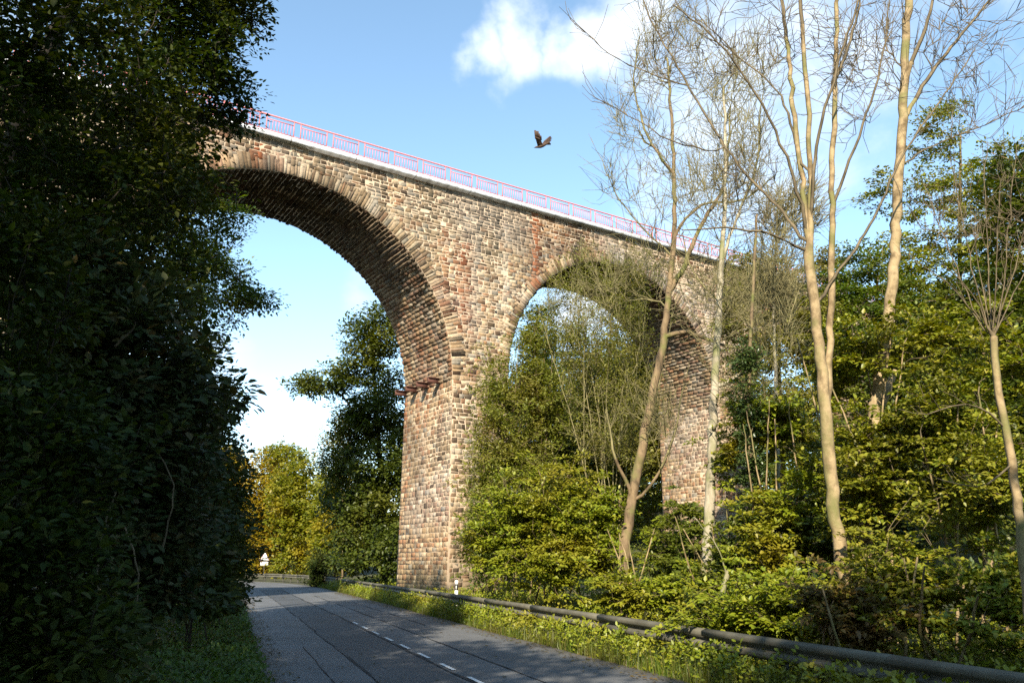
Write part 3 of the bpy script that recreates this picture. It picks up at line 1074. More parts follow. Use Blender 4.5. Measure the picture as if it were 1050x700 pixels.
# big overhanging tree
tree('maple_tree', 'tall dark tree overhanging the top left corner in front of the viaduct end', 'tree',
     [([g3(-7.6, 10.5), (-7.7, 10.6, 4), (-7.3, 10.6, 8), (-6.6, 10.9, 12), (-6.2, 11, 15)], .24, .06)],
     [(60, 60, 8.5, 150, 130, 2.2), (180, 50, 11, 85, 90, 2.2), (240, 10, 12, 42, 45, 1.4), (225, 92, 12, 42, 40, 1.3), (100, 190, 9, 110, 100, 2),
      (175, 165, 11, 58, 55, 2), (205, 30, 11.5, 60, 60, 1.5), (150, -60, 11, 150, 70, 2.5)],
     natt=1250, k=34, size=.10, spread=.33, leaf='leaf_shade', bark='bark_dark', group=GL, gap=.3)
# tree whose limb hangs free against the sky
tree('locust_tree', 'airy green tree whose lit limb hangs below the arch at left', 'tree',
     [([g3(-13.2, 21), (-13.2, 21, 5), (-12.6, 21, 9), (-12.4, 21, 13)], .2, .05),
      ([(-12.7, 21, 8), (-10.5, 20.6, 8.6), at(215, 275, 20.4), at(262, 300, 20.2)], .09, .02)],
     [(205, 250, 20.5, 50, 40, 1.8), (235, 222, 20.5, 34, 16, 1.3), (262, 305, 20.3, 26, 12, 1.1), (235, 290, 20.3, 35, 28, 1.4), (200, 320, 20, 40, 38, 1.8),
      (170, 280, 20, 50, 70, 2)],
     natt=520, k=34, size=.13, spread=.40, leaf='leaf_acacia', bark='bark_dark', group=GL, gap=.42, wid=.24)
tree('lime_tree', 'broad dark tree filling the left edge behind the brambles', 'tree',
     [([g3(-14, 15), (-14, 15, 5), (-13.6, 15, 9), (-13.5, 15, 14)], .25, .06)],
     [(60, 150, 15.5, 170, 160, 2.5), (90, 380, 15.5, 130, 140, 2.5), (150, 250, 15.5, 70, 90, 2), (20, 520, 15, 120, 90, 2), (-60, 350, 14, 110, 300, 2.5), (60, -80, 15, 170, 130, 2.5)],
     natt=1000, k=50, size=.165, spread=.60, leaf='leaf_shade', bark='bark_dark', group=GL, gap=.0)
tree('ash_tree', 'slender dark tree rising at the road edge just left of the yellow trees', 'tree',
     [([g3(-11.4, 24.5), (-11.2, 24.6, 3), (-11.0, 24.6, 6), (-11, 24.6, 8.5)], .14, .03)],
     [(215, 420, 24, 32, 40, 1.6), (222, 490, 24, 32, 55, 1.8), (205, 370, 24, 25, 35, 1.5), (228, 545, 24, 28, 40, 1.5), (190, 450, 24, 45, 110, 2)],
     natt=420, k=36, size=.16, spread=.45, leaf='leaf_shade', bark='bark_dark', group=GL, gap=.25)
for (nm, lab, u, Y, vt, lobes, lf, na, sz) in [
    ('hazel_shrub', 'dark leafy shrub at the far left edge nearest the camera', 25, 6.2, 250, [(0, 330, 6.2, 75, 150, 1.0), (40, 470, 6.2, 80, 90, 1.), (10, 600, 5.6, 90, 90, .8), (40, 670, 5.6, 80, 40, .7)], 'leaf_shade', 420, .09),
    ('bramble_bush', 'bramble bush with large pale leaves in the middle of the dark left mass', 110, 8.4, 280, [(100, 320, 8.4, 75, 80, 1.0), (140, 420, 8.6, 75, 90, 1.2), (70, 420, 8, 70, 90, 1.)], 'leaf_bramble', 420, .135),
    ('elder_shrub', 'dark shrub bordering the grass bank below the overhanging tree', 120, 9.6, 440, [(120, 520, 9.5, 90, 75, 1.2), (60, 560, 8.6, 80, 70, 1.), (190, 520, 11, 40, 70, 1.2), (90, 640, 8.4, 80, 34, .8), (160, 610, 10, 50, 30, .9)], 'leaf_bramble', 440, .12),
    ('hornbeam_shrub', 'dense dark shrub whose edge frames the far road bend', 205, 15.5, 400, [(195, 430, 15.5, 42, 70, 1.5), (212, 510, 16, 36, 60, 1.5), (205, 580, 16, 38, 40, 1.3), (170, 570, 14, 50, 50, 1.2), (200, 612, 14.5, 40, 20, 1.)], 'leaf_shade', 460, .12),
    ('roadside_shrub', 'low dark shrub overhanging the left road edge beside the marker post', 218, 20.0, 560, [(226, 590, 20, 30, 30, 1.0), (215, 560, 20, 32, 40, 1.2), (238, 612, 19, 16, 14, .6)], 'leaf_shade', 200, .12),
]:
    bush(nm, lab, 'shrub', u, Y, vt, lobes, natt=na, k=30, size=sz, spread=.30, leaf=lf, bark='bark_dark', twig='bark_dark', group=GL, gap=.25, minr=.004, seg=.25, r=.016)

# trailing bramble canes
rgc = np.random.default_rng(9)
for i, (u0, v0, u1, v1, Y) in enumerate([(120, 500, 100, 640, 7.5), (128, 540, 135, 660, 7.6), (60, 590, 70, 560, 6.4), (30, 690, 36, 570, 5.8), (62, 680, 64, 600, 6.3), (155, 455, 167, 560, 8.2), (90, 620, 78, 530, 6.6), (140, 330, 118, 355, 7.2)]):
    a, b = at(u0, v0, Y), at(u1, v1, Y + .15)
    if a[2] > b[2]: a, b = b, a
    gx = g3(a[0], a[1], -.05)
    if a[2] - gx[2] > .9: gx = a
    mid = (a + b) / 2 + np.array([rgc.normal(0, .1), 0, .1])
    st_pts = [gx, a, mid, b] if np.linalg.norm(gx - a) > .2 else [a, mid, b]
    Pn, pr, rd, tp, _ = grow([(np.array(st_pts), .011, .005)], np.zeros((0, 3)), .12, rgc, wob=.25)
    V, F = tubes(Pn, pr, rd, np.ones(len(Pn), bool), 5)
    tag(obj('bramble_cane', V, [F], M['twig'], None, True), 'bare dry stem standing in the shaded undergrowth on the left bank', 'stem', 'bare stems in the left undergrowth')

# ================= seen through and behind the viaduct =================
tree('oak_tree', 'dark green tree behind the viaduct left of the road-side pier', 'tree',
     [([gu(395, 52), at(394, 540, 52), at(388, 450, 52), at(380, 340, 52)], .3, .08), ([at(390, 470, 52), at(350, 405, 52), at(312, 392, 52)], .12, .03)],
     [(385, 345, 52, 38, 34, 2.5), (405, 330, 53, 28, 22, 2), (395, 420, 52, 36, 55, 3), (345, 395, 52, 32, 18, 2), (312, 392, 52, 22, 12, 1.5), (365, 370, 52, 30, 25, 2.2),
      (392, 500, 50, 36, 50, 3), (405, 555, 48, 26, 35, 2.2), (360, 445, 52, 22, 25, 2), (375, 560, 50, 34, 40, 2.5), (362, 510, 51, 32, 40, 2.5), (350, 470, 52, 24, 28, 2.2), (370, 425, 52, 24, 26, 2.2), (415, 470, 50, 20, 60, 2)],
     natt=1500, k=38, size=.24, spread=.75, leaf='leaf_dark', bark='bark_dark', gap=.16)
for (lab, u, Y, vt, lobes, lf, na) in [
    ('golden autumn tree standing behind the triangular warning sign', 270, 95, 465, [(262, 500, 95, 26, 42, 3.5), (285, 480, 95, 22, 24, 3), (270, 550, 94, 26, 32, 3), (245, 540, 95, 20, 40, 3), (268, 585, 94, 34, 20, 3), (275, 520, 94, 30, 40, 3)], 'leaf_yellow', 480),
    ('taller yellowing tree right of the golden one at the road bend', 305, 88, 470, [(308, 495, 88, 28, 36, 3.5), (318, 540, 86, 28, 40, 3.5), (295, 520, 86, 22, 40, 3), (290, 465, 90, 20, 14, 2.5), (310, 575, 86, 30, 22, 3)], 'leaf_ygreen', 480),
    ('olive green tree between the yellow trees and the dark oak', 345, 80, 500, [(342, 515, 80, 24, 36, 3), (352, 555, 78, 24, 32, 3), (335, 560, 78, 16, 28, 3)], 'leaf_ygreen', 380),
    ('far yellow tree half hidden behind the dark left shrubs', 238, 97, 470, [(235, 500, 97, 24, 45, 3), (228, 470, 97, 20, 22, 3), (215, 540, 96, 26, 45, 3)], 'leaf_yellow', 330),
]:
    b = gu(u, Y)
    tree('autumn_tree', lab, 'tree', [([b, at(u + 1, 560, Y), at(u, 520, Y), at(u - 2, vt, Y)], .25, .05)], lobes, natt=int(na*1.6), k=34, size=.34, spread=1.05, leaf=lf, bark='bark_brown', gap=.2, flat=.4, tier=1.2, face=.6, seg=.9, minr=.015, group='autumn trees at the road bend')
tree('birch_tree', 'thin half bare tree in front of the dark oak', 'tree',
     [([gu(352, 74), at(352, 530, 74), at(347, 470, 74), at(345, 425, 74)], .09, .02), ([at(352, 520, 74), at(362, 470, 74), at(358, 440, 74)], .06, .02)],
     [(348, 455, 74, 22, 34, 2), (360, 480, 74, 18, 30, 2)], natt=300, tw=500, twl=1.2, twr=.06, k=4, size=.22, spread=.8, leaf='leaf_ygreen', bark='bark_brown', seg=.6, minr=.018, gap=.1)
bush('rounded_bush', 'small rounded bush in shadow at the gap between the two guardrails', 'bush', 327, 64, 566, [(328, 582, 64, 9, 15, 1.0), (326, 594, 64, 8, 7, .8)], natt=130, k=30, size=.18, spread=.4, leaf='leaf_shade', bark='bark_dark', gap=.1, sp=4)
for (lab, u, Y, lobes, lf) in [
    ('leafy tree seen through the second arch beside its left springing', 570, 62, [(556, 340, 62, 22, 34, 2.5), (570, 400, 60, 36, 50, 3), (590, 350, 62, 16, 24, 2), (545, 440, 60, 30, 60, 3), (600, 470, 60, 40, 50, 3)], 'leaf_dark'),
    ('olive tree seen low through the middle of the second arch', 635, 58, [(625, 400, 58, 36, 50, 3), (655, 370, 60, 24, 40, 3), (660, 440, 56, 40, 60, 3)], 'leaf_willow'),
    ('far tree low behind the second arch beside its right pier', 700, 66, [(700, 380, 66, 40, 50, 3), (720, 430, 64, 50, 60, 3), (660, 440, 62, 50, 60, 3), (610, 470, 62, 50, 60, 3), (640, 380, 66, 40, 30, 2), (655, 515, 62, 60, 40, 3), (720, 530, 62, 50, 40, 3), (590, 530, 62, 50, 40, 3)], 'leaf_beech'),
    ('mossy toned tree rising over the right end of the viaduct', 800, 37, [(795, 300, 37, 45, 36, 2.2), (765, 290, 36, 28, 36, 1.8), (748, 320, 35, 18, 40, 1.4), (835, 340, 36, 40, 50, 2.2), (775, 360, 36, 32, 50, 2), (800, 420, 34, 50, 60, 2.4), (850, 280, 38, 30, 26, 1.5)], 'leaf_willow'),
    ('tree seen through the bridge opening behind the ivy covered trunk', 815, 64, [(800, 450, 64, 40, 50, 3), (850, 430, 64, 40, 60, 3), (790, 510, 62, 60, 40, 3)], 'leaf_acacia'),
    ('dark tree with an open crown standing highest at the right edge', 985, 38, [(955, 140, 38, 28, 36, 2), (975, 110, 38, 16, 16, 1.2), (1000, 185, 38, 50, 42, 2.5), (940, 200, 38, 36, 30, 2.2), (1045, 190, 38, 40, 55, 2.5), (985, 260, 37, 70, 55, 2.5), (1030, 270, 36, 50, 60, 2.5), (920, 270, 37, 40, 40, 2), (900, 195, 38, 24, 20, 1.5)], 'leaf_beech'),
    ('yellow green tree below the open crown behind the straight bare trunk', 900, 36, [(885, 280, 36, 40, 34, 2.2), (868, 296, 36, 34, 26, 2), (925, 310, 35, 44, 34, 2), (905, 340, 35, 55, 55, 2.5), (860, 360, 36, 40, 60, 2.5), (930, 420, 34, 60, 60, 2.5), (870, 470, 33, 40, 40, 2)], 'leaf_acacia'),
    ('dense green tree at the far right behind the pollarded stem', 1010, 26, [(1010, 330, 26, 60, 70, 2), (960, 380, 26, 60, 70, 2), (1040, 440, 25, 50, 80, 2), (980, 480, 24, 70, 80, 2)], 'leaf_dark'),
]:
    tv = lobes[0][1]
    tree('woodland_tree', lab, 'tree', [([gu(u, Y), at(u + 2, 480, Y), at(u - 1, (tv + 480) / 2, Y), at(u, tv, Y)], .22, .05)], lobes, natt=900, k=38, size=.24 if Y > 45 else .17,
         spread=.75 if Y > 45 else .5, leaf=lf, bark='bark_brown', gap=.3, flat=.3, tier=.9, face=.5, seg=.6, minr=.012, group='woodland trees behind the viaduct and hillside')

src = next(o for o in COL.objects if o.get('label', '').startswith('far tree low behind'))
rgt = np.random.default_rng(12)
for (u, Y) in [(540, 96), (585, 88), (625, 100), (668, 92), (710, 104), (760, 96), (820, 108), (880, 100), (500, 110), (455, 116), (650, 76), (690, 80), (610, 74)]:
    c = src.copy(); COL.objects.link(c)
    p = gu(u, Y); c.location = p; c.rotation_euler = (0, 0, rgt.uniform(0, 6.28)); sc_ = rgt.uniform(.9, 1.2); c.scale = (sc_, sc_, sc_)
    c['label'] = 'distant tree closing the gap low behind the bushes under the second arch'; c['group'] = 'distant trees behind the second arch'
    for ch in list(src.children):
        d = ch.copy(); COL.objects.link(d); d.parent = c

def wood_copies(prefix, spots, label, group, smin=.85, smax=1.2):
    src = next(o for o in COL.objects if o.get('label', '').startswith(prefix))
    for (x, y) in spots:
        c = src.copy(); COL.objects.link(c)
        c.location = (x, y, gz(x, y) - .2); c.rotation_euler = (0, 0, rgt.uniform(0, 6.28)); q = rgt.uniform(smin, smax); c.scale = (q, q, q)
        c['label'] = label; c['group'] = group
        for ch in list(src.children):
            d = ch.copy(); COL.objects.link(d); d.parent = c


wood_copies('dense green tree at the far right', [(20, 27), (24, 34), (27, 24), (30, 41), (24, 46), (33, 32), (36, 50), (21, 18), (41, 40), (31, 58), (40, 62), (46, 52), (26, 11), (34, 16), (45, 28)],
            'leafy tree packed into the wooded slope at the right edge', 'trees of the right hillside wood', 1.0, 1.45)
wood_copies('olive green tree between', [(-48, 104), (-58, 100), (-70, 106), (-84, 103), (-98, 108), (-40, 108), (-30, 110), (-52, 74), (-64, 78), (-46, 64), (-20, 112), (-8, 108)],
            'tree of the far wood closing the valley beyond the bend', 'far trees beyond the road bend', .9, 1.4)

# ================= right side: shrubs in front of the piers =================
GR = 'sunlit shrubs behind the guardrail'
bush('yew_bush', 'olive feathery evergreen leaning against the road-side pier', 'bush', 530, 32, 345,
     [(518, 405, 32.5, 22, 42, 1.2), (548, 375, 33, 26, 44, 1.3), (525, 450, 32, 40, 55, 1.5), (560, 430, 32, 28, 60, 1.5), (505, 500, 31.5, 26, 45, 1.2), (545, 520, 31, 50, 40, 1.4)],
     natt=1000, k=38, size=.14, spread=.34, leaf='leaf_olive', bark='bark_brown', gap=.5, wid=.2, tw=700, twl=1.1, flat=.6, droop=.25, minr=.008, group=GR, n=6)
bush('hazel_bush', 'bright green bush in the middle below the feathery evergreen', 'bush', 565, 25, 480,
     [(560, 520, 25, 60, 45, 1.5), (610, 550, 24, 46, 50, 1.4), (520, 560, 26, 46, 40, 1.3), (575, 585, 23.5, 60, 25, 1.)],
     natt=900, k=40, size=.12, spread=.3, flat=.25, tilt=.4, tier=.5, face=.55, leaf='leaf_bright', bark='bark_brown', gap=.5, minr=.006, group=GR, n=7)
bush('dogwood_bush', 'dark ivy green bush hugging the foot of the road-side pier', 'bush', 490, 33, 520,
     [(492, 545, 33, 20, 34, .9), (505, 580, 32, 30, 20, .9)], natt=160, k=36, size=.12, spread=.32, leaf='leaf_acacia', bark='bark_brown', gap=.2, minr=.006, group=GR)
bush('willow_bush', 'wispy tan willow with many upright shoots beside the evergreen', 'bush', 622, 29, 300,
     [(600, 350, 29, 38, 50, 1.6), (640, 330, 29, 34, 60, 1.6), (575, 320, 30, 28, 34, 1.3), (615, 430, 29, 42, 60, 1.6), (650, 420, 28, 32, 70, 1.4), (600, 285, 29.5, 30, 26, 1.2), (650, 290, 29, 36, 26, 1.3)],
     natt=620, tw=1700, twl=.7, k=11, size=.12, spread=.3, leaf='leaf_willow', bark='twig_olive', twig='twig_olive', gap=.15, wid=.16, minr=.008, up=.9, group=GR, n=12, sp=30, r=.026)
for (nm, lab, u, Y, vt, lobes, lf, na) in [
    ('hazel_bush', 'green bush at the foot of the leaning trunk', 640, 20.5, 540, [(628, 606, 20, 40, 18, 1.), (690, 572, 22.8, 26, 40, 1.), (690, 605, 19.5, 40, 24, 1.)], 'leaf_bright', 330),
    ('elder_bush', 'bush around the pale grey trunk right of the leaning trunk', 735, 18.5, 520, [(705, 560, 21, 24, 46, 1.), (768, 575, 18, 32, 44, 1.2), (750, 615, 17, 50, 24, 1.)], 'leaf_acacia', 380),
    ('hornbeam_bush', 'tall leafy bush right of the ivy covered trunk', 800, 18, 410, [(795, 450, 18.5, 36, 50, 1.3), (820, 520, 17, 40, 60, 1.3), (790, 580, 16, 50, 40, 1.2), (760, 460, 19, 24, 60, 1.)], 'leaf_bright', 560),
    ('maple_bush', 'low yellow green bush just above the guardrail left of the forked tree', 800, 14.2, 590, [(790, 625, 14.2, 55, 28, .9), (840, 640, 13.4, 45, 22, .8), (735, 640, 14.6, 40, 18, .7)], 'leaf_bright', 300),
    ('beech_sapling', 'layered beech sapling between the forked tree and the straight trunk', 900, 14.5, 330, [(880, 380, 15, 44, 36, 1.2), (905, 440, 14.5, 48, 50, 1.3), (950, 360, 15, 44, 34, 1.2), (895, 520, 14, 46, 40, 1.2)], 'leaf_beech', 480),
    ('beech_sapling', 'spreading beech sapling at the right edge around the pollarded stem', 985, 13, 400, [(980, 430, 13, 56, 50, 1.2), (1035, 380, 13, 40, 50, 1.2), (950, 500, 12.8, 60, 46, 1.2), (1030, 520, 12.5, 45, 60, 1.2)], 'leaf_beech', 420),
    ('beech_sapling', 'low beech sapling above the guardrail at the right edge', 960, 11.3, 570, [(930, 590, 11.4, 60, 46, .9), (1000, 620, 11, 60, 40, .9), (880, 600, 12, 36, 46, .8), (1050, 590, 10.5, 40, 60, .8)], 'leaf_beech', 300),
    ('bramble_thicket', 'withered brownish bramble thicket at the foot of the forked tree', 855, 11.9, 600, [(850, 630, 11.9, 44, 24, .7), (890, 640, 11.6, 30, 20, .6)], 'leaf_rust', 90),
    ('elder_bush', 'dark green bush behind the forked tree and the straight trunk', 870, 17.5, 430, [(865, 500, 17.5, 40, 60, 1.2), (905, 560, 16.5, 36, 50, 1.2), (850, 570, 16, 34, 40, 1.)], 'leaf_dark', 380),
]:
    bush(nm, lab, 'bush', u, Y, vt, lobes, natt=int(na*1.15), k=38, size=.062 + .0026 * Y, spread=.24, leaf=lf, bark='bark_tan', twig='twig', gap=.55, gscale=.95, minr=.005, seg=.28, flat=.16, tilt=.32, tier=.30 + .012 * Y, face=.5, group=GR)

# ================= bare trees on the right =================
GB = 'bare trunked trees on the right'
# forked tree with several pale stems
b = at(872, 640, 12.6); b[2] = gz(b[0], b[1]) - .1
Yf = 12.6
tree('forked_tree', 'tall bare tree forking into several sunlit stems right of centre', 'tree',
     [([b, at(868, 600, Yf), at(858, 545, Yf), at(848, 440, Yf), at(838, 340, Yf), at(829, 258, Yf)], .115, .08),
      ([at(829, 262, Yf), at(824, 210, Yf), at(818, 150, Yf + .1), at(811, 80, Yf + .2), at(803, 10, Yf + .3), at(793, -70, Yf + .4)], .05, .03),
      ([at(830, 258, Yf), at(831, 200, Yf), at(829, 130, Yf - .1), at(825, 60, Yf - .15), at(821, 0, Yf - .2), at(815, -80, Yf - .2)], .052, .03),
      ([at(846, 420, Yf), at(850, 370, Yf + .1), at(852, 300, Yf + .2), at(853, 220, Yf + .3), at(855, 140, Yf + .3), at(857, 60, Yf + .4), at(860, -70, Yf + .4)], .065, .034),
      ([at(826, 250, Yf), at(800, 215, Yf + .3), at(750, 160, Yf + .6), at(710, 95, Yf + .9), at(668, 20, Yf + 1.1), at(650, -30, Yf + 1.2)], .034, .014),
      ([at(824, 256, Yf), at(790, 240, Yf - .3), at(745, 234, Yf - .5), at(700, 236, Yf - .7)], .028, .010),
      ([at(838, 310, Yf), at(872, 262, Yf + .3), at(900, 215, Yf + .6), at(925, 160, Yf + .8), at(960, 110, Yf + 1.), at(1000, 50, Yf + 1.2)], .03, .012),
      ([at(826, 180, Yf), at(800, 100, Yf + .3), at(760, 60, Yf + .6), at(720, 20, Yf + .8)], .03, .012),
      ([at(853, 90, Yf + .3), at(873, 40, Yf + .5), at(885, -20, Yf + .7)], .035, .015),
      ([at(831, 225, Yf), at(838, 150, Yf - .3), at(858, 70, Yf - .6), at(884, -10, Yf - .8)], .034, .016),
      ([at(828, 235, Yf), at(806, 160, Yf - .3), at(768, 85, Yf - .6), at(728, 35, Yf - .8), at(690, 5, Yf - .9)], .032, .012),
      ([at(853, 215, Yf + .3), at(880, 140, Yf + .1), at(903, 70, Yf), at(912, 0, Yf)], .028, .013),
      ([at(745, 155, Yf + .6), at(700, 150, Yf + .5), at(655, 125, Yf + .5), at(610, 100, Yf + .5)], .018, .008),
      ([at(705, 88, Yf + .9), at(665, 75, Yf + .9), at(625, 55, Yf + .9), at(585, 20, Yf + 1.)], .016, .008)],
     [(760, 40, 13.4, 60, 60, 1.2), (700, 30, 13.6, 50, 50, 1.), (830, 60, 12.8, 60, 70, 1.2), (880, 110, 13.2, 50, 70, 1.), (900, 20, 13.2, 60, 50, 1.), (760, 190, 13.2, 60, 60, .8), (670, 60, 13.6, 50, 40, .8)],
     natt=190, tw=650, twl=.7, twr=.02, bark='bark_tan', twig='twig', seg=.22, wob=.22, minr=.0062, up=.5, zmin=4.2, group=GB, split=.036, ex=2.3)
Ys = 14.6
b = at(885, 640, Ys); b[2] = gz(b[0], b[1]) - .1
tree('straight_tree', 'straight tan trunk rising bare right of the forked tree', 'tree',
     [([b, at(888, 540, Ys), at(896, 440, Ys), at(911, 330, Ys), at(919, 230, Ys), at(925, 130, Ys), at(930, 30, Ys), at(938, -80, Ys)], .125, .075),
      ([at(925, 125, Ys), at(955, 75, Ys + .3), at(990, 30, Ys + .6), at(1020, -5, Ys + .9)], .05, .022),
      ([at(924, 85, Ys), at(945, 40, Ys - .3), at(962, -20, Ys - .4)], .05, .025),
      ([at(922, 170, Ys), at(960, 148, Ys + .4), at(1010, 128, Ys + .8), at(1060, 105, Ys + 1.2)], .025, .012),
      ([at(924, 70, Ys), at(908, 45, Ys + .3), at(905, 15, Ys + .4)], .02, .01)],
     [(980, 70, 15.2, 60, 60, 1.), (1020, 30, 15.6, 50, 50, 1.), (960, 20, 14.6, 60, 50, 1.), (880, 60, 14.4, 50, 60, 1.), (1010, 120, 15.4, 50, 40, .8)],
     natt=130, tw=480, twl=.8, bark='bark_tan', twig='twig', seg=.24, wob=.22, minr=.0068, up=.4, zmin=7.0, group=GB, split=.045, ex=2.3)
Yl = 22.5
b = gu(640, Yl)
tree('leaning_tree', 'leaning brown trunk with a dense bare crown in front of the second arch', 'tree',
     [([b, at(640, 580, Yl), at(646, 525, Yl), at(657, 465, Yl), at(670, 400, Yl), at(681, 345, Yl), at(687, 290, Yl), at(692, 215, Yl), at(689, 130, Yl), at(684, 60, Yl)], .175, .035),
      ([at(682, 345, Yl), at(705, 340, Yl - .2), at(735, 352, Yl - .3), at(765, 360, Yl - .3), at(800, 372, Yl - .4)], .07, .02),
      ([at(686, 300, Yl), at(702, 270, Yl), at(722, 225, Yl), at(742, 190, Yl + .2), at(748, 120, Yl + .3)], .09, .03),
      ([at(690, 240, Yl), at(720, 210, Yl - .2), at(760, 205, Yl - .3), at(795, 180, Yl - .3)], .05, .02),
      ([at(691, 180, Yl), at(665, 140, Yl), at(650, 90, Yl + .2), at(655, 40, Yl + .3)], .05, .015),
      ([at(687, 260, Yl), at(660, 235, Yl + .2), at(632, 200, Yl + .3), at(618, 165, Yl + .3)], .035, .012),
      ([at(650, 510, Yl), at(632, 470, Yl - .3), at(622, 420, Yl - .4)], .06, .02),
      ([at(651, 515, Yl), at(672, 490, Yl - .3), at(690, 450, Yl - .4), at(700, 400, Yl - .4)], .05, .02)],
     [(690, 70, 22.5, 50, 60, 2), (740, 100, 22.8, 46, 70, 2), (650, 110, 22.5, 36, 60, 1.8), (700, 170, 22.5, 56, 60, 2), (640, 190, 22.6, 34, 34, 1.5), (755, 190, 22.5, 36, 50, 1.6),
      (660, 260, 22.5, 30, 30, 1.2), (740, 290, 22, 46, 50, 1.6), (690, 20, 22.5, 60, 40, 1.6), (760, 370, 22, 40, 40, 1.2), (620, 300, 22.3, 36, 50, 1.3), (680, 440, 22, 36, 50, 1.)],
     natt=820, tw=2200, twl=1.0, twr=.03, bark='bark_brown', twig='twig_olive', seg=.3, wob=.22, minr=.0075, up=.5, zmin=3.5, group=GB, split=.04, ex=2.15)
Yg = 19.5
b = gu(724, Yg)
tree('grey_tree', 'pale grey straight trunk with bare crown just right of the second arch', 'tree',
     [([b, at(724, 590, Yg), at(728, 520, Yg), at(731, 430, Yg), at(736, 340, Yg), at(741, 250, Yg), at(744, 170, Yg), at(742, 90, Yg)], .155, .035),
      ([at(740, 270, Yg), at(755, 225, Yg), at(775, 170, Yg), at(780, 110, Yg)], .05, .018),
      ([at(733, 400, Yg), at(765, 380, Yg - .2), at(800, 350, Yg - .4), at(815, 310, Yg - .4)], .045, .014),
      ([at(738, 310, Yg), at(712, 280, Yg + .2), at(700, 240, Yg + .2)], .035, .012)],
     [(760, 170, 19.5, 40, 70, 1.5), (785, 280, 19.5, 40, 50, 1.4), (740, 320, 19.5, 40, 50, 1.2), (790, 350, 19.2, 40, 40, 1.2), (720, 210, 19.5, 36, 50, 1.2), (765, 80, 19.5, 50, 50, 1.4), (770, 430, 19, 40, 50, 1.)],
     natt=560, tw=1700, twl=1.0, twr=.03, bark='bark_pale', twig='twig_olive', seg=.28, wob=.22, minr=.007, up=.45, zmin=3.5, group=GB, split=.035, ex=2.5)
Yi = 18.2
b = gu(776, Yi)
ivy = tree('ivy_tree', 'slim trunk wrapped in green ivy right of the pale grey trunk', 'tree',
     [([b, at(776, 560, Yi), at(770, 480, Yi), at(768, 400, Yi), at(772, 300, Yi), at(776, 220, Yi)], .085, .03)],
     [(768, 420, 18.2, 13, 36, .35), (771, 480, 18.2, 12, 40, .32), (766, 370, 18.2, 12, 30, .3)],
     natt=170, k=32, size=.085, spread=.22, leaf='leaf_ivy', bark='bark_brown', seg=.2, minr=.005, gap=.1, group=GB)
tree('thin_tree', 'thin pale trunk between the ivy trunk and the forked tree', 'tree',
     [([gu(800, 20.5), at(798, 500, 20.5), at(796, 400, 20.5), at(793, 300, 20.5), at(798, 210, 20.5)], .08, .02)],
     [(795, 290, 20.5, 34, 50, 1.2), (810, 230, 20.5, 36, 50, 1.2)], natt=260, tw=1600, twl=.8, twr=.03, bark='bark_pale', twig='twig_olive', seg=.3, wob=.2, minr=.008, up=.5, zmin=4, group=GB)
Yp = 9.6
b = at(1052, 640, Yp); b[2] = gz(b[0], b[1]) - .1
tree('pollarded_tree', 'slim trunk at the right edge with a burst of upright shoots', 'tree',
     [([b, at(1050, 580, Yp), at(1043, 510, Yp), at(1036, 460, Yp), at(1028, 420, Yp), at(1022, 385, Yp), at(1019, 345, Yp)], .06, .045)] +
     [([at(1018, 350, Yp), at(1018 + dx * .45, 300, Yp + dy * .5), at(1018 + dx * 1.1, v, Yp + dy)], .010, .005) for dx, v, dy in
      [(-60, 200, .2), (-36, 180, -.2), (-20, 230, .3), (-8, 170, .1), (6, 200, -.3), (22, 150, .2), (34, 215, -.2), (-80, 260, .1), (48, 250, .3), (-48, 270, -.3)]] +
     [([at(1030, 430, Yp), at(990, 415, Yp - .2), at(950, 425, Yp - .3)], .012, .005), ([at(1038, 480, Yp), at(1000, 500, Yp - .2), at(960, 490, Yp - .2)], .012, .005)],
     [(985, 220, 9.6, 50, 50, .5), (1035, 220, 9.6, 40, 60, .5)], natt=90, tw=300, twl=.35, bark='bark_tan', twig='twig', seg=.2, wob=.15, minr=.004, up=.8, zmin=4.2, group=GB, split=.03)
tree('dead_stump', 'pale dead stem snapped off low above the guardrail', 'stump',
     [([gu(736, 16.2), at(740, 615, 16.2), at(747, 585, 16.2)], .075, .05), ([at(746, 590, 16.2), at(735, 560, 16.1), at(712, 530, 16.)], .018, .008)], None, bark='bark_pale', seg=.12)
tree('mottled_tree', 'ivy mottled brown trunk right behind the forked tree', 'tree',
     [([gu(893, 16.8), at(890, 560, 16.8), at(893, 490, 16.8), at(900, 430, 16.8), at(918, 380, 16.8)], .13, .07)],
     [(890, 520, 16.7, 14, 50, .3), (898, 450, 16.7, 12, 30, .3)], natt=70, k=20, size=.09, spread=.2, leaf='leaf_ivy', bark='bark_tan', seg=.2, minr=.005, group=GB)

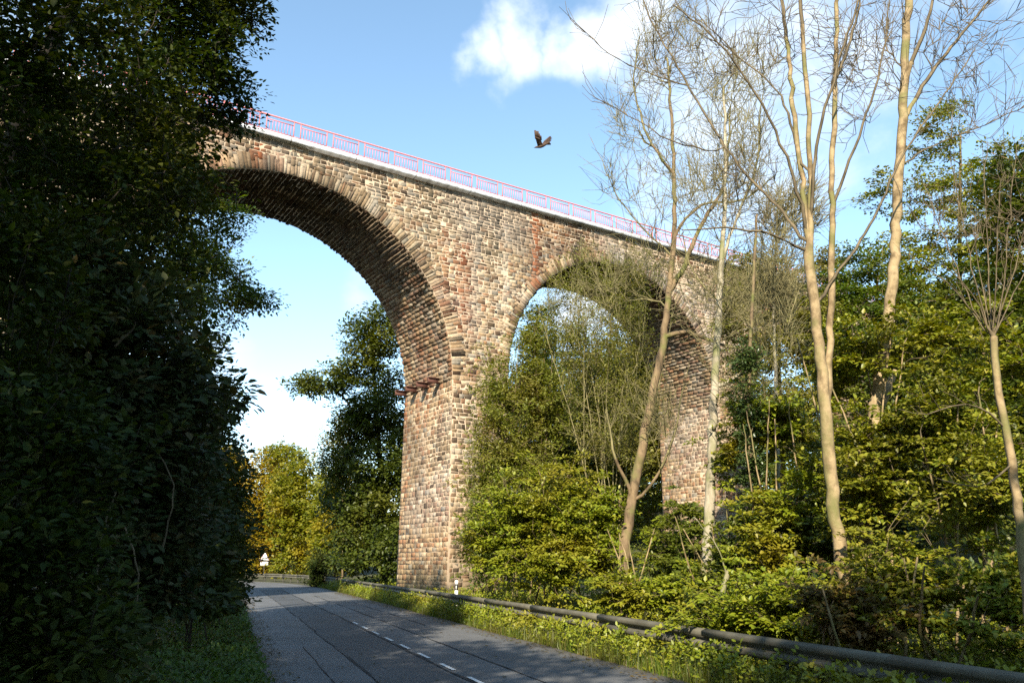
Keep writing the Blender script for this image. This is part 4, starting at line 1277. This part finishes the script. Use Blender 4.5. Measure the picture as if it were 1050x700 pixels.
# trees behind the camera that throw the foreground shade
for (lab, x, y, h, w, na) in [
    ('tall tree behind the photographer at the left verge shading the road', -6.5, -9, 18.5, 4.0, 420),
    ('broad tree behind the photographer shading the left bank', -13, -8, 24, 5.5, 520),
    ('smaller tree behind the photographer across the road shading the rail', 5.6, -8.5, 14.6, 4.6, 330),
    ('spreading tree behind the photographer overhanging the road', .6, -9.5, 15.0, 5.2, 700),
]:
    tree('shade_tree', lab, 'tree', [([g3(x, y), (x, y, h * .3), (x + .2, y, h * .65), (x, y, h * .9)], .22, .05)], None, group='trees behind the camera')
    root = bpy.data.objects[[o.name for o in COL.objects if o.name.startswith('shade_tree')][-1]]
    rg = np.random.default_rng(int(h * 10))
    q = rg.normal(size=(na, 3)); q /= np.linalg.norm(q, axis=1, keepdims=True); q *= (rg.random(na) ** .4)[:, None]
    pts = np.array([x, y, h * .62]) + q * np.array([w, w * .8, h * .40])
    V, F = spray(pts, np.tile(UP, (na, 1)), 34, .30, 1.0, rg)
    obj('foliage', V, [F], M['leaf_acacia'], root)


# ------------------------------------------------------------------ ground cover
def blades(name, P2, hmin, hmax, w, mat, rg, lean=.5):
    n = len(P2)
    B = np.c_[P2, hgt(P2) - .02]
    h = rg.uniform(hmin, hmax, n) * rg.uniform(.5, 1, n)
    a = rg.uniform(0, 6.283, n)
    ln = rg.uniform(.1, lean, n)
    D = np.c_[np.cos(a) * ln, np.sin(a) * ln, np.ones(n)]
    S = np.c_[-np.sin(a), np.cos(a), np.zeros(n)] * (w * rg.uniform(.6, 1.3, n))[:, None]
    mid = B + D * (h * .55)[:, None] * np.array([.6, .6, 1])
    tip = B + D * h[:, None]
    V = np.stack([B - S, B + S, mid + S * .8, tip, mid - S * .8], 1)
    o = (np.arange(n) * 5)[:, None]
    return obj(name, V.reshape(-1, 3), [o + np.array([0, 1, 2, 4]), o + np.array([4, 2, 3])], mat)


def scatter(s0, s1, d0, d1, n, rg, power=1.5):
    s = s0 + (s1 - s0) * rg.random(n) ** power
    d = rg.uniform(d0, d1, n)
    return off(s, d)


rgg = np.random.default_rng(4)
sy = s_at_y
P2 = np.concatenate([scatter(sy(3), sy(68), 3.08, 4.0, 26000, rgg), scatter(sy(4), sy(68), 3.9, 7.5, 26000, rgg), scatter(sy(3), sy(40), 3.02, 3.3, 4000, rgg)])
tag(blades('verge_grass', P2, .10, .55, .006, M['grass'], rgg), 'sunlit rough grass along the guardrail verge', 'grass', kind='stuff')
P2 = np.concatenate([scatter(sy(45), sy(69), 3.1, 9, 9000, rgg, 1.), scatter(sy(72), sy(96) + 10, 3.1, 9, 6000, rgg, 1.)])
tag(blades('far_grass', P2, .2, .6, .014, M['grass'], rgg), 'grass on the outer side of the road bend', 'grass', kind='stuff')


def herbs(name, P2, hmax, size, mat, k, rg, spread=.14):
    n = len(P2)
    T = np.c_[P2, hgt(P2) + rg.uniform(.04, 1, n) ** 1.3 * hmax]
    V, F = spray(T, np.tile(UP, (n, 1)), k, size, spread, rg, flat=.6, tilt=.5)
    return obj(name, V, [F], mat)


tag(herbs('bank_herbs', np.concatenate([scatter(sy(5), sy(34), -3.9, -3.05, 3600, rgg), scatter(sy(4), sy(34), -6.5, -3.7, 6500, rgg)]), .4, .08, M['grass_dark'], 9, rgg),
    'low green herbs covering the shaded left bank', 'undergrowth', kind='stuff')
tag(herbs('verge_weeds', np.concatenate([scatter(sy(6), sy(66), 3.15, 3.75, 2600, rgg), scatter(sy(5), sy(66), 3.95, 8.5, 7500, rgg)]), .6, .085, M['leaf_bright'], 9, rgg),
    'sunlit weeds growing around the guardrail', 'undergrowth', kind='stuff')
def area(x0, x1, y0, y1, n, dmin):
    P = np.c_[rgg.uniform(x0, x1, n), rgg.uniform(y0, y1, n)]
    return P[road_d(P) > dmin]
tag(herbs('wood_undergrowth', area(-2, 26, 9, 60, 5200, 7.5), 1.0, .14, M['leaf_acacia'], 9, rgg, .32),
    'leafy undergrowth covering the wooded hillside', 'undergrowth', kind='stuff')


def fallen(P2, rg):
    n = len(P2)
    Cn = np.c_[P2, np.maximum(hgt(P2), 0) + .016 + rg.uniform(0, .012, n)]
    a = rg.uniform(0, 6.283, n)
    V, F = leaves(Cn, np.c_[np.cos(a), np.sin(a), rg.normal(0, .12, n)], np.c_[rg.normal(0, .2, n), rg.normal(0, .2, n), np.ones(n)], rg.uniform(.04, .09, n))
    return obj('fallen_leaves', V, [F], M['leaf_rust'])


tag(fallen(np.concatenate([scatter(sy(3), sy(50), 2.5, 3.2, 1500, rgg), scatter(sy(3), sy(50), -3.2, -2.5, 1300, rgg), scatter(sy(3), sy(55), -2.5, 2.5, 260, rgg)]), rgg),
    'withered leaves lying along the road edges', 'fallen leaves', kind='stuff')


# ------------------------------------------------------------------ guardrails, posts, sign
M['galv'] = simple_mat('mossy_galvanised_steel', (.105, .097, .07), .75, metal=.1, noise=.65, scale=3, bump=.1)
M['galv_dark'] = simple_mat('dirty_steel_post', (.07, .068, .058), .8, noise=.4, scale=5)


def guardrail(label, s0, s1, d, name='guardrail'):
    b = off(np.array([s0]), d)[0]
    root = empty(name, (b[0], b[1], gz(*b)), label, 'guardrail', 'guardrails')
    # W section, (outward to road negative, height)
    prof = np.array([(.02, .43), (-.055, .455), (-.065, .475), (-.065, .515), (-.055, .535), (.02, .57), (.025, .585), (.02, .60), (-.055, .635), (-.065, .655), (-.065, .695), (-.055, .715), (.02, .74)])
    L = 4.0
    n = int((s1 - s0) / L)
    for i in range(n):
        a, e = s0 + i * L, s0 + (i + 1) * L + .12
        ss = np.linspace(a, e, 5)
        rings = []
        for k, s in enumerate(ss):
            x = off(np.full(len(prof), s), d + prof[:, 0] + (-.012 if k == 4 else 0))
            z = prof[:, 1] + gz(*off(np.array([s]), d)[0]) * .8
            r1 = np.c_[x, z]
            x2 = off(np.full(len(prof), s), d + prof[:, 0] + .012 + (-.012 if k == 4 else 0))
            r2 = np.c_[x2, z]
            rings.append(np.concatenate([r1, r2[::-1]]))
        m = MB(); m.loft(rings)
        m.build('rail_beam', M['galv'], root, smooth=False)
    for i in range(n * 2 + 1):
        s = s0 + i * 2.0 + .3
        if s > s1: break
        p = off(np.array([s]), d + .13)[0]; t = off(np.array([s + .1]), d + .13)[0] - p
        t = np.append(t / np.linalg.norm(t), 0); nrm = np.array([t[1], -t[0], 0])
        z = gz(*p)
        m = MB()
        m.box(np.array([p[0], p[1], z + .2]), t * .05, nrm * .004, UP * .52)
        m.box(np.array([p[0], p[1], z + .2]) + t * .05, t * .004, nrm * .03, UP * .52)
        m.box(np.array([p[0], p[1], z + .2]) - t * .05, t * .004, nrm * .03, UP * .52)
        m.box(np.array([p[0], p[1], z + .60]) - nrm * .055, t * .04, nrm * .05, UP * .06)
        m.build('rail_post', M['galv_dark'], root)
    return root


guardrail('long weathered steel guardrail running along the right road edge', s_at_y(1.0), s_at_y(60.5), 3.68)
guardrail('far dark guardrail along the outside of the road bend beneath the yellow trees', s_at_y(73), s_at_y(73) + 36, 3.75)


def delineator(p, label):
    z = gz(*p)
    root = empty('delineator_post', (p[0], p[1], z), label, 'marker post', 'white roadside marker posts')
    def ring(h, sx, front):
        return np.array([(p[0] - sx, p[1] - .035 * front, z + h), (p[0] + sx, p[1] - .035 * front, z + h), (p[0] + sx * .55, p[1] + .05, z + h), (p[0] - sx * .55, p[1] + .05, z + h)])
    m = MB(); m.loft([ring(-.1, .06, 1), ring(.70, .06, 1)]); m.build('post_shaft', M['white'], root)
    m = MB()
    r0, r1 = ring(.701, .061, 1.02), ring(.93, .061, 1.02)
    r0[:2, 2] += .0; r1[1:3, 2] -= .05
    m.loft([r0, r1]); m.build('black_band', M['black'], root)
    m = MB(); r1 = ring(.931, .06, 1); r1[1:3, 2] -= .05
    top = ring(1.06, .058, 1); top[2:, 2] -= .05
    m.loft([r1, top]); m.build('post_cap', M['white'], root)
    m = MB(); m.box((p[0] - .005, p[1] - .038, z + .80), (.02, 0, 0), (0, .004, 0), (0, 0, .07))
    m.build('reflector', simple_mat('reflector', (.6, .58, .5), .2, bump=0), root)
    return root


P = at(243, 577, 31.0); delineator((P[0], 31.0), 'white marker post at the left road edge half hidden by the shrub')
P = at(468.5, 577, 31.5); delineator((P[0], 31.5), 'white marker post behind the guardrail by the pier foot')
P = at(329, 577, 70.0); delineator((P[0], 70.0), 'far white marker post beside the rounded bush at the bend')


def warning_sign(u, Y):
    P = at(u, 577, Y); x, y = P[0], Y
    z = gz(x, y)
    root = empty('warning_sign', (x, y, z), 'white triangular road sign with a plate below it at the road bend', 'road sign')
    m = MB()
    an = np.linspace(0, 2 * math.pi, 12, endpoint=False)
    rg_ = lambda h: np.c_[x + .038 * np.cos(an), y + .06 + .038 * np.sin(an), np.full(12, z + h)]
    m.loft([rg_(-.2), rg_(2.5)]); m.build('sign_post', M['galv_dark'], root)
    zc = at(u, 575, Y)[2] - z            # joint between plate and triangle
    def tri(w, h, z0, y0, y1, mat, name):
        q = MB()
        pts = []
        for cx, cz, a0 in ((0, h, 90), (-w / 2, 0, 210), (w / 2, 0, 330)):
            rr = .05
            inner = np.array([cx, cz]) + (np.array([0, h / 3]) - np.array([cx, cz])) / np.linalg.norm(np.array([0, h / 3]) - np.array([cx, cz])) * rr * 2
            for a in (a0 - 50, a0, a0 + 50):
                pts.append((inner[0] + rr * math.cos(R(a)), inner[1] + rr * math.sin(R(a))))
        pts = np.array(pts)
        q.loft([np.c_[x + pts[:, 0], np.full(9, y1), z + z0 + pts[:, 1]], np.c_[x + pts[:, 0], np.full(9, y0), z + z0 + pts[:, 1]]])
        q.build(name, mat, root)
    tri(1.05, .92, zc, y - .012, y + .012, M['signred'], 'red_border')
    tri(.95, .83, zc + .032, y - .016, y - .0125, M['signwhite'], 'white_triangle')
    q = MB(); q.box((x, y, z + zc - .25), (.40, 0, 0), (0, .012, 0), (0, 0, .19)); q.build('plate', M['signwhite'], root)
    return root


warning_sign(271, 86.0)


# ------------------------------------------------------------------ bird of prey
def bird():
    Y = 34.0
    c = at(553, 150, Y)
    k = Y / 850.0                        # metres per photo pixel at this distance
    root = empty('buzzard', tuple(c), 'brown bird of prey with raised wings flying above the viaduct', 'bird')
    px = lambda u, v, dy: at(u, v, Y + dy)
    # body: beak at the left, tail to the right
    ax_pts = [(547.2, 151.6, .0, .004), (548.2, 151.4, .0, .018), (549.5, 151.0, .0, .042), (551.5, 150.8, 0, .055), (554.5, 150.2, .03, .085), (557.5, 149.2, .06, .075), (560.5, 147.8, .09, .045), (562, 147, .1, .02)]
    m = MB(); rings = []
    for (u, v, dy, r) in ax_pts:
        q = px(u, v, dy)
        an = np.linspace(0, 2 * math.pi, 10, endpoint=False)
        rings.append(q + np.c_[.15 * r * np.cos(an), r * np.cos(an), r * np.sin(an)])
    m.loft(rings)
    # tail fan
    a = px(560, 148, .09)
    for i in range(5):
        e = px(563.2 + .4 * i, 146.8 + .9 * (i - 2) * .6, .12 + .03 * i)
        m.bar(a, e, .07, .012, up=(.3, 1, .6))
    def wing(root_a, root_b, mid_a, mid_b, tip_pts):
        # surface from root chord to mid chord, then separate primaries
        A = [np.array(root_a), np.array(mid_a)]; B = [np.array(root_b), np.array(mid_b)]
        th = np.array([.012, .02, .005])
        n = 4
        rs = []
        for i in range(n + 1):
            t = i / n
            a_ = A[0] * (1 - t) + A[1] * t + np.array([0, .03 * math.sin(t * 3.14), .02 * math.sin(t * 3.14)])
            b_ = B[0] * (1 - t) + B[1] * t
            rs.append(np.array([a_ - th, b_ - th * .3, b_ + th * .3, a_ + th]))
        m.loft(rs)
        for (f, p) in tip_pts:
            s = np.array(mid_a) * (1 - f) + np.array(mid_b) * f
            inner = s + (np.array(root_a) * (1 - f) + np.array(root_b) * f - s) * .25
            m.bar(inner, np.array(p), .085, .01, up=(.5, 1, .1))
    # near wing, raised straight up (pale brown underside)
    wing(px(551.5, 150, -.05), px(556.5, 149, .0), px(548.7, 140, -.38), px(554.2, 142, -.30),
         [(0, px(548.6, 133.6, -.5)), (.25, px(549.8, 134.4, -.5)), (.5, px(551.5, 134.6, -.48)), (.75, px(552.8, 137, -.44)), (1, px(554.4, 139.2, -.4))])
    # far wing, swept up to the right (dark)
    wing(px(553.5, 150, .06), px(559, 149.4, .08), px(559.5, 143.8, .42), px(562, 146.2, .40),
         [(0, px(564.4, 139.8, .62)), (.3, px(565.3, 140.8, .62)), (.6, px(565.4, 142.4, .6)), (1, px(564.8, 144.2, .56))])
    o = m.build('bird_body', simple_mat('brown_plumage', (.06, .033, .019), .8, noise=.6, scale=14), root)
    return root


bird()
print('STAT', STAT)
